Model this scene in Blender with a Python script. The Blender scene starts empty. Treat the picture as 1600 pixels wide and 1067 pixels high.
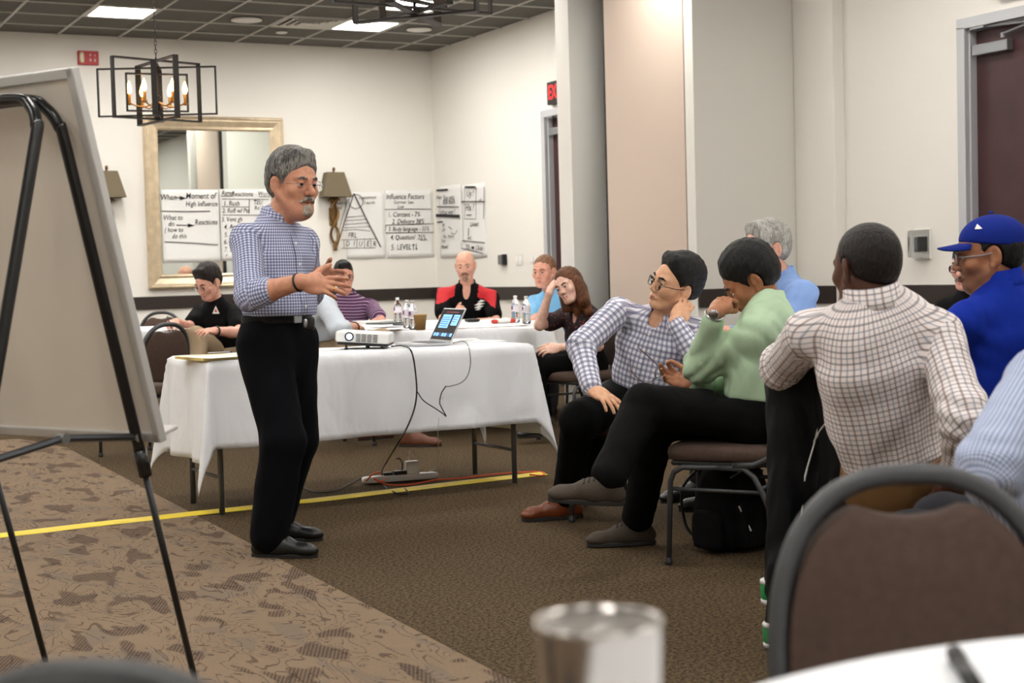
import bpy, math, random
import numpy as np
from mathutils import Vector, Matrix
random.seed(7); rng = np.random.default_rng(7)
SC = bpy.context.scene
COL = SC.collection
PI = math.pi

# ------------------------------------------------------------------ camera
YAW, PITCH, ROLL, FPX, EYE = .483493, .048416, -.027477, 2337.5, 1.16928
_f = np.array([math.sin(YAW)*math.cos(PITCH), math.cos(YAW)*math.cos(PITCH), -math.sin(PITCH)])
_r0 = np.array([math.cos(YAW), -math.sin(YAW), 0.]); _u0 = np.cross(_r0, _f)
_r = _r0*math.cos(ROLL) + _u0*math.sin(ROLL); _u = -_r0*math.sin(ROLL) + _u0*math.cos(ROLL)
CAM = np.array([0, 0, EYE])
cd = bpy.data.cameras.new('camera'); cam = bpy.data.objects.new('camera', cd); COL.objects.link(cam)
cam.matrix_world = Matrix(((_r[0], _u[0], -_f[0], 0), (_r[1], _u[1], -_f[1], 0), (_r[2], _u[2], -_f[2], EYE), (0, 0, 0, 1)))
cd.sensor_width = 36; cd.lens = FPX/1600*36; cd.clip_start = .05
cd.dof.use_dof = True; cd.dof.focus_distance = 6.5; cd.dof.aperture_fstop = 4.5
SC.camera = cam
# ------------------------------------------------------------------ world, exposure
w = bpy.data.worlds.new('world'); SC.world = w; w.use_nodes = True
w.node_tree.nodes['Background'].inputs[0].default_value = (.9, .95, 1, 1)
w.node_tree.nodes['Background'].inputs[1].default_value = .3
vs = SC.view_settings; vs.view_transform = 'Standard'; vs.look = 'None'; vs.exposure = 0; vs.gamma = 1; vs.use_curve_mapping = False
LIGHT = 38.0          # radiance of the ceiling light panels

def ray(x, y): return _f + (x-800)/FPX*_r - (y-533.5)/FPX*_u
def at(x, y, d): return CAM + ray(x, y)*d
def atz(x, y, z): k = ray(x, y); return CAM + k*((z-EYE)/k[2])
def onx(x, y, X): k = ray(x, y); return CAM + k*(X/k[0])
def ony(x, y, Y): k = ray(x, y); return CAM + k*(Y/k[1])
def cdir(a, b, c):     # direction given as (image right, up, towards the viewer)
    v = a*_r0 + np.array([0, 0, b]) - c*np.array([math.sin(YAW), math.cos(YAW), 0]); return v/np.linalg.norm(v)
def nrm(v): v = np.asarray(v, float); return v/max(1e-9, np.linalg.norm(v))

# ------------------------------------------------------------------ materials
MATS = {}
def lin(c):
    return tuple(((v/255)/12.92 if v/255 <= .04045 else ((v/255+.055)/1.055)**2.4) for v in c) + (1,)
def mat(name, rgb=(128, 128, 128), rough=.6, metal=0, bump=0, bscale=60, var=0, vscale=8, emit=None, estr=0, trans=0, spec=None, sheen=0, stretch=None):
    if name in MATS: return MATS[name]
    m = bpy.data.materials.new(name); m.use_nodes = True; nt = m.node_tree; b = nt.nodes['Principled BSDF']
    c = lin(rgb); b.inputs['Base Color'].default_value = c; b.inputs['Roughness'].default_value = rough; b.inputs['Metallic'].default_value = metal
    if spec is not None: b.inputs['Specular IOR Level'].default_value = spec
    if sheen: b.inputs['Sheen Weight'].default_value = sheen
    if trans: b.inputs['Transmission Weight'].default_value = trans; b.inputs['IOR'].default_value = 1.3
    if emit is not None: b.inputs['Emission Color'].default_value = lin(emit); b.inputs['Emission Strength'].default_value = estr
    tc = nt.nodes.new('ShaderNodeTexCoord'); src = tc.outputs['Object']
    if stretch:
        mp = nt.nodes.new('ShaderNodeMapping'); mp.inputs['Scale'].default_value = stretch; nt.links.new(src, mp.inputs['Vector']); src = mp.outputs['Vector']
    if var:
        n = nt.nodes.new('ShaderNodeTexNoise'); n.inputs['Scale'].default_value = vscale; n.inputs['Detail'].default_value = 4; nt.links.new(src, n.inputs['Vector'])
        r = nt.nodes.new('ShaderNodeValToRGB'); lo = tuple(v*(1-var) for v in c[:3])+(1,); hi = tuple(min(1, v*(1+var)) for v in c[:3])+(1,)
        r.color_ramp.elements[0].color = lo; r.color_ramp.elements[1].color = hi; r.color_ramp.elements[0].position = .3; r.color_ramp.elements[1].position = .7
        nt.links.new(n.outputs['Fac'], r.inputs['Fac']); nt.links.new(r.outputs['Color'], b.inputs['Base Color'])
    if bump:
        n = nt.nodes.new('ShaderNodeTexNoise'); n.inputs['Scale'].default_value = bscale; n.inputs['Detail'].default_value = 3; nt.links.new(src, n.inputs['Vector'])
        bp = nt.nodes.new('ShaderNodeBump'); bp.inputs['Strength'].default_value = bump; bp.inputs['Distance'].default_value = .01
        nt.links.new(n.outputs['Fac'], bp.inputs['Height']); nt.links.new(bp.outputs['Normal'], b.inputs['Normal'])
    MATS[name] = m; return m

class NT:                                    # small helper for node maths
    def __init__(s, m): s.nt = m.node_tree; s.b = s.nt.nodes['Principled BSDF']
    def n(s, t, **k):
        o = s.nt.nodes.new(t)
        for a, v in k.items(): setattr(o, a, v)
        return o
    def m(s, op, a, b=None, c=None):
        o = s.n('ShaderNodeMath', operation=op)
        for i, v in enumerate((a, b, c)):
            if v is None: continue
            if isinstance(v, (int, float)): o.inputs[i].default_value = v
            else: s.nt.links.new(v, o.inputs[i])
        return o.outputs[0]
    def mix(s, f, a, b):
        o = s.n('ShaderNodeMix', data_type='RGBA')
        for i, v in ((0, f), (6, a), (7, b)):
            if isinstance(v, (tuple, float, int)): o.inputs[i].default_value = v
            else: s.nt.links.new(v, o.inputs[i])
        return o.outputs[2]
    def link(s, a, b): s.nt.links.new(a, b)
    def coords(s, kind='Object', scale=None):
        t = s.n('ShaderNodeTexCoord').outputs[kind]
        if scale:
            mp = s.n('ShaderNodeMapping'); mp.inputs['Scale'].default_value = scale; s.link(t, mp.inputs['Vector']); t = mp.outputs['Vector']
        return t
    def noise(s, vec, scale, detail=3, rough=.5, dist=0):
        o = s.n('ShaderNodeTexNoise'); o.inputs['Scale'].default_value = scale; o.inputs['Detail'].default_value = detail; o.inputs['Roughness'].default_value = rough; o.inputs['Distortion'].default_value = dist
        s.link(vec, o.inputs['Vector']); return o.outputs['Fac']
    def ss(s, v, a, b):
        o = s.n('ShaderNodeMapRange', interpolation_type='SMOOTHSTEP'); s.link(v, o.inputs[0]); o.inputs[1].default_value = a; o.inputs[2].default_value = b; return o.outputs[0]
    def bump(s, h, st, dist=.01):
        o = s.n('ShaderNodeBump'); o.inputs['Strength'].default_value = st; o.inputs['Distance'].default_value = dist; s.link(h, o.inputs['Height']); s.link(o.outputs['Normal'], s.b.inputs['Normal'])

def folds(t, strength=.5):                   # soft cloth wrinkles
    c = t.coords('Object', (1, 1, .45)); a = t.noise(c, 8, 2, .4, .5); b = t.noise(t.coords('Object'), 320, 1)
    t.bump(t.m('ADD', t.m('MULTIPLY', a, 1.0), t.m('MULTIPLY', b, .025)), strength*1.4, .05)

def cloth_check(name, base, ca, cb, p, width=.5, both=True, vert=True, alt=None, rough=.85, wr=.5):
    """woven check from the garment's own UV (metres): bands of ca across u and cb across v on base"""
    if name in MATS: return MATS[name]
    m = mat(name, base, rough, spec=.2); t = NT(m)
    uv = t.n('ShaderNodeUVMap').outputs[0]; sp = t.n('ShaderNodeSeparateXYZ'); t.link(uv, sp.inputs[0])
    def band(v, per, wd):
        f = t.m('FRACT', t.m('DIVIDE', v, per)); d = t.m('ABSOLUTE', t.m('SUBTRACT', f, .5)); return t.ss(d, wd/2+.04, wd/2-.04)
    u, v = sp.outputs[0], sp.outputs[1]
    col = lin(base); fa = t.m('MULTIPLY', band(u, p, width), .56); fb = t.m('MULTIPLY', band(v, p, width), .56)
    if alt:
        ua = t.m('MULTIPLY', band(t.m('ADD', u, p/2), p, width*.8), .55); va = t.m('MULTIPLY', band(t.m('ADD', v, p/2), p, width*.8), .55)
        c0 = t.mix(ua, col, lin(alt)); col = t.mix(va, c0, lin(alt)); fa = t.m('MULTIPLY', fa, 1.15); fb = t.m('MULTIPLY', fb, 1.15)
    out = col
    if vert: out = t.mix(fa, out, lin(ca))
    if both: out = t.mix(t.m('MULTIPLY', fb, 1.0 if vert else 1.7), out, lin(cb))
    t.link(out, t.b.inputs['Base Color']); folds(t, wr); return m
def cloth(name, rgb, rough=.85, wr=.5, sheen=0):
    if name in MATS: return MATS[name]
    m = mat(name, rgb, rough, sheen=sheen, spec=.5 if sum(rgb) > 250 else .12); folds(NT(m), wr); return m

# ------------------------------------------------------------------ mesh helpers
class MB:
    def __init__(s): s.v = []; s.f = []; s.mi = []; s.n = 0
    def add(s, V, F, mi=0):
        V = np.asarray(V, float).reshape(-1, 3); s.v.append(V); s.f += [tuple(int(i)+s.n for i in f) for f in F]; s.mi += [mi]*len(F); s.n += len(V); return s
    def box(s, c, d, rz=0, R=None, mi=0):
        c = np.asarray(c, float); h = np.asarray(d, float)/2
        V = np.array([(x, y, z) for x in (-1, 1) for y in (-1, 1) for z in (-1, 1)])*h
        if R is None: R = rotz(rz)
        V = V@np.asarray(R).T + c
        return s.add(V, [(0, 1, 3, 2), (4, 6, 7, 5), (0, 4, 5, 1), (2, 3, 7, 6), (0, 2, 6, 4), (1, 5, 7, 3)], mi)
    def tube(s, pts, r, n=8, closed=False, flat=None, mi=0, caps=True):
        P = np.asarray(pts, float); k = len(P); rr = np.broadcast_to(np.asarray(r, float), (k,))
        T = np.zeros_like(P)
        for i in range(k):
            a = P[(i-1) % k] if (closed or i > 0) else P[i]; b = P[(i+1) % k] if (closed or i < k-1) else P[i]; T[i] = nrm(b-a)
        up = np.array([0, 0, 1.]) if abs(T[0][2]) < .9 else np.array([1., 0, 0])
        N = nrm(np.cross(T[0], up)); V = []
        for i in range(k):
            N = nrm(N - T[i]*(N@T[i])); B = np.cross(T[i], N)
            for j in range(n):
                a = 2*PI*j/n; fx = 1 if flat is None else flat
                V.append(P[i] + rr[i]*(math.cos(a)*N + fx*math.sin(a)*B))
        F = []
        for i in range(k if closed else k-1):
            for j in range(n):
                i2 = (i+1) % k; F.append((i*n+j, i*n+(j+1) % n, i2*n+(j+1) % n, i2*n+j))
        if not closed and caps: F += [tuple(range(n-1, -1, -1)), tuple((k-1)*n+j for j in range(n))]
        return s.add(V, F, mi)
    def lathe(s, prof, n=24, c=(0, 0, 0), R=None, mi=0):
        V = []; F = []; k = len(prof)
        for (r, z) in prof:
            for j in range(n): a = 2*PI*j/n; V.append((r*math.cos(a), r*math.sin(a), z))
        V = np.array(V)
        if R is not None: V = V@np.asarray(R).T
        for i in range(k-1):
            for j in range(n): F.append((i*n+j, i*n+(j+1) % n, (i+1)*n+(j+1) % n, (i+1)*n+j))
        if prof[0][0] > 1e-6: F.append(tuple(range(n-1, -1, -1)))
        if prof[-1][0] > 1e-6: F.append(tuple((k-1)*n+j for j in range(n)))
        return s.add(V+np.asarray(c, float), F, mi)
    def prism(s, poly, t0, t1, fn=None, mi=0):           # polygon in (a,b) extruded along c from t0 to t1; fn maps (a,b,c) to xyz
        k = len(poly); V = [(a, b, t0) for a, b in poly] + [(a, b, t1) for a, b in poly]
        if fn: V = [fn(*p) for p in V]
        F = [tuple(range(k-1, -1, -1)), tuple(range(k, 2*k))] + [(i, (i+1) % k, k+(i+1) % k, k+i) for i in range(k)]
        return s.add(V, F, mi)
    def sup(s, c, d, e1=.35, e2=.35, nu=24, nv=14, R=None, mi=0, fn=None):     # superellipsoid cushion
        sg = lambda a, e: math.copysign(abs(a)**e, a); V = []; F = []
        for i in range(nv+1):
            p = -PI/2 + PI*i/nv
            for j in range(nu):
                a = 2*PI*j/nu; V.append((d[0]/2*sg(math.cos(p), e1)*sg(math.cos(a), e2), d[1]/2*sg(math.cos(p), e1)*sg(math.sin(a), e2), d[2]/2*sg(math.sin(p), e1)))
        for i in range(nv):
            for j in range(nu): F.append((i*nu+j, i*nu+(j+1) % nu, (i+1)*nu+(j+1) % nu, (i+1)*nu+j))
        V = np.array(V)
        if fn is not None: V = np.array([fn(*p) for p in V])
        if R is not None: V = V@np.asarray(R).T
        return s.add(V+np.asarray(c, float), F, mi)
    def surf(s, fn, nu, nv, mi=0, closeu=False):
        V = [fn(i/(nu if closeu else nu-1), j/(nv-1)) for j in range(nv) for i in range(nu)]
        F = [(j*nu+i, j*nu+(i+1) % nu, (j+1)*nu+(i+1) % nu, (j+1)*nu+i) for j in range(nv-1) for i in range(nu if closeu else nu-1)]
        return s.add(V, F, mi)
    def mesh(s, name, smooth=False):
        me = bpy.data.meshes.new(name); me.from_pydata(np.concatenate(s.v).tolist(), [], s.f); me.validate()
        if any(s.mi): me.polygons.foreach_set('material_index', s.mi)
        me.polygons.foreach_set('use_smooth', [bool(smooth)]*len(me.polygons)); me.update(); return me
    def build(s, name, m, parent=None, smooth=False, bevel=0, solid=0, subd=0, seg=2):
        o = bpy.data.objects.new(name, s.mesh(name, smooth)); COL.objects.link(o)
        for x in (m if isinstance(m, (list, tuple)) else [m]): o.data.materials.append(x)
        if parent is not None: o.parent = parent
        if solid: q = o.modifiers.new('solid', 'SOLIDIFY'); q.thickness = solid; q.offset = 0
        if subd: q = o.modifiers.new('subd', 'SUBSURF'); q.levels = subd; q.render_levels = subd
        if bevel:
            q = o.modifiers.new('bevel', 'BEVEL'); q.width = bevel; q.segments = seg; q.limit_method = 'ANGLE'; q.angle_limit = .6
        return o
def rotz(a): c, s = math.cos(a), math.sin(a); return np.array([[c, -s, 0], [s, c, 0], [0, 0, 1.]])
def rotx(a): c, s = math.cos(a), math.sin(a); return np.array([[1, 0, 0], [0, c, -s], [0, s, c]])
def roty(a): c, s = math.cos(a), math.sin(a); return np.array([[c, 0, s], [0, 1, 0], [-s, 0, c]])
def frame(x=None, y=None, z=None):                      # orthonormal 3x3 with columns x,y,z; first given axis kept
    if y is not None and z is not None: y = nrm(y); x = nrm(np.cross(y, z)); z = np.cross(x, y)
    elif x is not None and z is not None: x = nrm(x); y = nrm(np.cross(z, x)); z = np.cross(x, y)
    return np.stack([x, y, z], 1)
def tag(o, label, cat, group=None):
    o['label'] = label; o['category'] = cat
    if group: o['group'] = group
    return o
def thing(name, label, cat, loc=(0, 0, 0), rz=0, group=None):
    o = bpy.data.objects.new(name, None); COL.objects.link(o); o.location = tuple(loc); o.rotation_euler = (0, 0, rz); o.empty_display_size = .1
    return tag(o, label, cat, group)
def struct(o): o['kind'] = 'structure'; return o
def copy_tree(o, parent=None):
    c = o.copy(); COL.objects.link(c); c.parent = parent
    for ch in list(o.children): copy_tree(ch, c)
    return c
def bez(pts, n=40):                                     # Catmull-Rom through points
    P = np.asarray(pts, float); P = np.vstack([2*P[0]-P[1], P, 2*P[-1]-P[-2]]); out = []
    k = len(P)-3
    for i in range(k):
        for t in np.linspace(0, 1, max(2, n//k), endpoint=(i == k-1)):
            a, b, c, d = P[i:i+4]; out.append(.5*((2*b)+(-a+c)*t+(2*a-5*b+4*c-d)*t*t+(-a+3*b-3*c+d)*t**3))
    return np.array(out)
def text(body, size, m, parent, fn, name='lettering', bold=0, shear=0, sx=1.0, align='CENTER'):
    """flat lettering: fn maps text-plane (a,b) to xyz"""
    cu = bpy.data.curves.new('t', 'FONT'); cu.body = body; cu.size = size; cu.align_x = align; cu.align_y = 'CENTER'; cu.shear = shear; cu.offset = bold; cu.resolution_u = 2
    o = bpy.data.objects.new('t', cu); me = bpy.data.meshes.new_from_object(o); bpy.data.objects.remove(o); bpy.data.curves.remove(cu)
    me.name = name
    for v in me.vertices: v.co = Vector(fn(v.co.x*sx, v.co.y))
    ob = bpy.data.objects.new(name, me); COL.objects.link(ob); me.materials.clear(); me.materials.append(m)
    if parent is not None: ob.parent = parent
    return ob
# ------------------------------------------------------------------ room
D, R, CH = 15.574, 7.231, 3.657           # back wall y, right wall x, ceiling height
XL, YF = -4.0, -2.6                       # left and front walls, beyond the picture
M_wall = mat('wall_paint', (239, 236, 229), .75, bump=.06, bscale=220)
M_rail = mat('dark_rail', (42, 31, 27), .45)
M_panel = mat('partition_fabric', (205, 187, 172), .85, bump=.15, bscale=400)
M_jamb = mat('jamb_paint', (224, 222, 215), .6)
M_gap = mat('dark_gasket', (48, 44, 42), .7)
M_alu = mat('brushed_steel', (150, 152, 156), .35, .7)
M_frame = mat('door_frame_grey', (196, 198, 202), .45, .2)
M_door = mat('burgundy_door', (66, 36, 38), .45, var=.12, vscale=5)

def carpet_dark():
    m = mat('olive_brown_carpet', (92, 76, 55), .95, spec=.1); t = NT(m); c = t.coords()
    a = t.noise(c, 75, 3, .75); b = t.noise(c, 230, 2); d = t.noise(c, 1.3, 3)
    f = t.ss(t.m('ADD', t.m('MULTIPLY', a, .65), t.m('MULTIPLY', b, .35)), .43, .57)
    col = t.mix(f, lin((44, 35, 26)), lin((105, 88, 65))); col = t.mix(t.m('MULTIPLY', d, .35), col, lin((66, 54, 38)))
    t.link(col, t.b.inputs['Base Color']); t.bump(b, .5, .004); return m
def carpet_light():
    m = mat('patterned_beige_carpet', (168, 144, 114), .95, spec=.1); t = NT(m); c = t.coords()
    mp = t.n('ShaderNodeMapping'); mp.inputs['Rotation'].default_value = (0, 0, .5); mp.inputs['Scale'].default_value = (1, .45, 1); t.link(c, mp.inputs['Vector']); q = mp.outputs[0]
    big = t.noise(q, 5.5, 2, .5, .9)
    lines = t.m('ABSOLUTE', t.m('SUBTRACT', t.m('FRACT', t.m('MULTIPLY', big, 13)), .5))
    dash = t.m('FRACT', t.m('MULTIPLY', t.n('ShaderNodeSeparateXYZ').outputs[0], 1))
    sp = t.n('ShaderNodeSeparateXYZ'); t.link(c, sp.inputs[0])
    dash = t.m('FRACT', t.m('MULTIPLY', t.m('ADD', sp.outputs[0], sp.outputs[1]), 42))
    ln = t.m('MULTIPLY', t.ss(lines, .11, .04), t.ss(dash, .25, .45))
    brk = t.ss(t.noise(q, 8, 1), .36, .46); ln = t.m('MULTIPLY', ln, brk)
    hatch = t.ss(t.m('FRACT', t.m('MULTIPLY', t.m('ADD', sp.outputs[0], t.m('MULTIPLY', sp.outputs[1], -.45)), 75)), .35, .5)
    patch = t.ss(t.noise(q, 9, 1, .4, .4), .58, .63)
    pat2 = t.ss(t.noise(t.coords('Object', (1.3, .6, 1)), 7, 1, .4, .5), .58, .63)
    f = t.noise(c, 240, 2)
    col = t.mix(f, lin((106, 90, 74)), lin((152, 131, 109)))
    col = t.mix(t.m('MULTIPLY', pat2, .45), col, lin((112, 102, 92)))
    col = t.mix(t.m('MULTIPLY', t.m('MULTIPLY', patch, t.m('ADD', .35, t.m('MULTIPLY', hatch, .5))), .9), col, lin((66, 52, 45)))
    col = t.mix(t.m('MULTIPLY', ln, .85), col, lin((44, 33, 28)))
    t.link(col, t.b.inputs['Base Color']); t.bump(f, .6, .005); return m
o = struct(MB().box(((XL+R)/2+.5, (YF+D)/2, -.06), (R-XL+1.6, D-YF+.6, .12)).build('floor', carpet_dark()))
FLOOR = o
E0, E1 = np.array([1.79, -2.5]), np.array([2.079, 10.72])
poly = [(XL+.01, YF+.01), (E0[0]-.0, YF+.01), tuple(E1), (1.9, 11.6), (XL+.01, 11.6)]
MB().prism(poly, -.01, .003).build('patterned_carpet', carpet_light(), FLOOR)['label'] = 'beige carpet with wavy dark lines'
struct(MB().box(((XL+R)/2, D+.06, CH/2), (R-XL+.4, .12, CH+.3)).build('wall_back', M_wall))
struct(MB().box((XL-.06, (YF+D)/2, CH/2), (.12, D-YF+.4, CH+.3)).build('wall_left', M_wall))
struct(MB().box(((XL+R)/2, YF-.06, CH/2), (R-XL+.4, .12, CH+.3)).build('wall_front', M_wall))
# right wall with two door openings, pocket jambs and folding-partition panel
m = MB()
DA0, DA1, DH = 11.93, 12.93, 2.66        # far door opening along y
DB0, DB1 = 6.32, 7.30                    # near door opening
m.box((R+.06, (D+DA1)/2, CH/2), (.12, D-DA1, CH+.3)); m.box((R+.06, (DA0+DB1)/2, CH/2), (.12, DA0-DB1, CH+.3)); m.box((R+.06, (DB0+YF)/2, CH/2), (.12, DB0-YF, CH+.3))
for a, b in ((DA0, DA1), (DB0, DB1)): m.box((R+.06, (a+b)/2, (DH+CH+.15)/2), (.12, b-a, CH+.15-DH))
WR = struct(m.build('wall_right', M_wall))
JX = 6.23
struct(MB().box(((JX+R)/2, 10.83, CH/2), (R-JX, .22, CH)).build('wall_jamb_far', M_jamb, bevel=.004))
struct(MB().box(((JX+R)/2, 9.01, CH/2), (R-JX, .11, CH)).build('wall_jamb_near', M_jamb, bevel=.004))
struct(MB().box((R-.05, 8.725, CH/2), (.1, .45, CH)).build('wall_column', M_wall, bevel=.004))
for i in range(5):
    x = 6.30+.11*i
    p = thing('partition_panel', ['beige fabric folding partition panel parked in the wall pocket', 'folding partition panel stacked behind the beige front panel'][min(i, 1)], 'partition', (x, 9.73, 0), 0, 'stacked partition panels')
    MB().box((.04, 0, CH/2), (.08, 1.10, CH-.04)).build('panel', M_panel, p, bevel=.006)
    MB().box((.05, -.575, CH/2), (.07, .05, CH-.04)).build('edge_seal', M_gap, p)
    MB().box((.05, .575, CH/2), (.07, .05, CH-.04)).build('edge_seal', M_gap, p)
# chair rail
ZR0, ZR1 = .853, .985
k = [0]
def rail(c, d):
    k[0] += 1; struct(MB().box(c, d).build('trim_%d' % k[0], M_rail, bevel=.006))
zc, zh = (ZR0+ZR1)/2, ZR1-ZR0
rail(((XL+R)/2, D-.0125, zc), (R-XL, .025, zh)); rail((R-.0125, (D-.03+DA1+.06)/2, zc), (.025, D-.03-DA1-.06, zh))
rail((R-.0125, (10.95+DA0-.06)/2, zc), (.025, DA0-.06-10.95, zh)); rail(((JX+R-.1)/2, 8.955-.0125, zc), (R-.1-JX, .025, zh))
rail((R-.1-.0125, 8.725, zc), (.025, .45, zh)); rail((R-.0125, (8.5+DB1+.06)/2, zc), (.025, 8.5-DB1-.06, zh)); rail((R-.0125, (DB0-.06+YF)/2, zc), (.025, DB0-.06-YF, zh))
rail((XL+.0125, (YF+D-.03)/2, zc), (.025, D-.03-YF, zh))
for nm, c, d in (('baseboard_back', ((XL+R)/2, D-.008, .05), (R-XL, .016, .1)), ('baseboard_right', (R-.008, 3.3, .05), (.016, 5.9, .1)), ('baseboard_right_far', (R-.008, 14.28, .05), (.016, 2.5, .1))):
    struct(MB().box(c, d).build(nm, M_rail))
def door(n, y0, y1, closer):
    p = bpy.data.objects.new('door_%d' % n, None); COL.objects.link(p); p.location = (R, (y0+y1)/2, 0); struct(p)
    w2 = (y1-y0)/2
    m = MB()
    for s in (-1, 1): m.box((-.005, s*(w2+.02), DH/2), (.05, .07, DH)); m.box((.06, s*(w2-.012), DH/2), (.10, .028, DH))
    m.box((-.005, 0, DH+.02), (.05, 2*w2+.11, .07)); m.box((.06, 0, DH-.012), (.10, 2*w2, .028)); m.build('door_frame', M_frame, p, bevel=.004)
    MB().box((.085, 0, DH/2-.01), (.045, 2*w2-.06, DH-.04)).build('door_leaf', M_door, p, bevel=.003)
    h = MB(); h.lathe([(.028, 0), (.03, .01), (.012, .02), (.012, .05), (.001, .052)], 14, (.06, -w2+.12, 1.02), frame(x=np.array([0, 1., 0]), z=np.array([-1., 0, 0])))
    h.tube([(.015, -w2+.12, 1.02), (.012, -w2+.25, 1.02)], .01); h.build('door_handle', M_alu, p, smooth=True)
    a = MB().box((.03, w2-.2, DH-.16), (.06, .30, .07)); a.build('door_closer', M_alu, p, bevel=.006)
    a = MB(); a.tube([(.02, w2-.30, DH-.11), (.02, w2-.30, DH-.08)], .016); a.tube([(.02, w2-.30, DH-.085), (-.03, w2-.62, DH-.055)], .009); a.tube([(-.03, w2-.62, DH-.055), (.0, w2-.17, DH-.02)], .009); a.box((.0, w2-.12, DH-.015), (.05, .12, .03)); a.build('closer_arm', M_alu, p)
door(1, DA0, DA1, 0); door(2, DB0, DB1, 1)
# ------------------------------------------------------------------ ceiling: grid, tiles, lights
M_tile = mat('dark_ceiling_tile', (98, 96, 90), .9, bump=.5, bscale=260, var=.12, vscale=70)
M_grid = mat('ceiling_grid_metal', (190, 188, 180), .5)
X0, Y0, S = 3.097, 13.82, .61
CE = struct(MB().box(((XL+R)/2, (YF+D)/2, CH+.09), (R-XL+.4, D-YF+.4, .04)).build('ceiling', mat('ceiling_void', (60, 58, 55), .9)))
xs = [X0+S*i for i in range(-12, 8)]; xs = [x for x in xs if XL < x < R]; ys = [Y0+S*j for j in range(-28, 4)]; ys = [y for y in ys if YF < y < D]
g = MB()
for x in xs: g.box((x, (YF+D)/2, CH+.0), (.024, D-YF, .012))
for y in ys: g.box(((XL+R)/2, y, CH+.001), (R-XL, .024, .012))
g.build('ceiling_grid', M_grid, CE)
ex = [XL]+xs+[R]; ey = [YF]+ys+[D]
lights = set(); 
for i in range(-12, 8, 4):
    for j in range(-28, 3, 4): lights.add((i, j))
lights.add((4, -2)); lights.add((0, -2))
VENT = (3, 0)
rest = MB(); tcache = {}
for a in range(len(ex)-1):
    for b in range(len(ey)-1):
        x0, x1, y0, y1 = ex[a], ex[a+1], ey[b], ey[b+1]
        if x1-x0 < .03 or y1-y0 < .03: continue
        i, j = round((x0-X0)/S), round((y0-Y0)/S)
        full = abs(x1-x0-S) < .01 and abs(y1-y0-S) < .01
        if full and ((i, j) in lights or (i, j) == VENT): continue
        if x1 > 1.6 and y1 > 11.2:
            key = (round(x1-x0, 3), round(y1-y0, 3))
            if key not in tcache: tcache[key] = MB().box((0, 0, .012), (key[0]-.02, key[1]-.02, .016)).mesh('ceiling_tile'); tcache[key].materials.append(M_tile)
            o = bpy.data.objects.new('ceiling_tile', tcache[key]); COL.objects.link(o); o.location = ((x0+x1)/2, (y0+y1)/2, CH); o.parent = CE
        else: rest.box(((x0+x1)/2, (y0+y1)/2, CH+.012), (x1-x0-.02, y1-y0-.02, .016))
o = rest.build('ceiling_tile_field', M_tile, CE); o['kind'] = 'stuff'
M_diff = mat('lit_diffuser', (255, 255, 255), .6, emit=(255, 250, 243), estr=LIGHT)
dm = MB().box((0, 0, .004), (S-.075, S-.075, .008)).mesh('diffuser'); dm.materials.append(M_diff)
fb = MB()
for sgn in (-1, 1): fb.box((sgn*(S/2-.03), 0, .002), (.036, S-.024, .014)); fb.box((0, sgn*(S/2-.03), .002), (S-.096, .036, .014))
fm = fb.mesh('frame'); fm.materials.append(M_grid)
def ceil_light(i, j, label, grp):
    t = thing('ceiling_light', label, 'ceiling light', (X0+S*(i+.5), Y0+S*(j+.5), CH), 0, grp)
    for nme, me in (('diffuser', dm), ('frame', fm)): o = bpy.data.objects.new(nme, me); COL.objects.link(o); o.parent = t
seen = {(0, 0): 'square lit ceiling panel above the red wall plaque and lantern chandelier', (4, 0): 'square lit ceiling panel next to the air vent, near the back corner', (4, -2): 'square lit ceiling panel partly behind the dark chandelier at the top edge'}
for (i, j) in sorted(lights):
    if not (XL < X0+S*i and X0+S*(i+1) < R and YF < Y0+S*j): continue
    ceil_light(i, j, seen.get((i, j), 'square lit ceiling panel over the room, beyond the top of the picture'), 'ceiling light panels' if (i, j) in seen else 'ceiling light panels out of view')
v = thing('air_vent', 'off white square air vent in the dark ceiling', 'vent', (X0+S*(VENT[0]+.5), Y0+S*(VENT[1]+.5), CH))
M_vent = mat('vent_white', (205, 202, 192), .5)
MB().box((0, 0, .014), (S-.02, S-.02, .01)).build('backing', mat('vent_dark', (110, 108, 102), .7), v)
for q in range(4):
    a = .29-.065*q; f2 = MB(); z = -.004-.004*q
    for sgn in (-1, 1): f2.box((sgn*(a-.022), 0, z), (.044, 2*a, .006), R=roty(sgn*.25)); f2.box((0, sgn*(a-.022), z), (2*a, .044, .006), R=rotx(-sgn*.25))
    f2.build('louvre', M_vent, v)
MB().box((0, 0, -.014), (.14, .14, .006)).build('centre_plate', M_vent, v)
for (px, py, rad, lab) in ((385, 30, .15, 'round white ceiling speaker left of the air vent'), (655, 45, .13, 'round white ceiling speaker near the back corner'), (440, 49, .06, 'small white smoke detector below the air vent')):
    p = atz(px, py, CH); t = thing('ceiling_speaker' if rad > .1 else 'smoke_detector', lab, 'speaker' if rad > .1 else 'smoke detector', (p[0], p[1], CH-.006))
    MB().lathe([(.0001, -.012), (rad*.75, -.011), (rad*.8, -.006), (rad*.8, 0)], 24).build('grille', mat('speaker_grille', (176, 174, 168), .5, bump=.6, bscale=500), t, smooth=False)
    MB().lathe([(rad*.8, -.014), (rad, -.008), (rad, .002), (rad*.8, .002)], 24).build('rim', mat('white_plastic', (232, 231, 226), .4), t, smooth=True)
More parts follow.
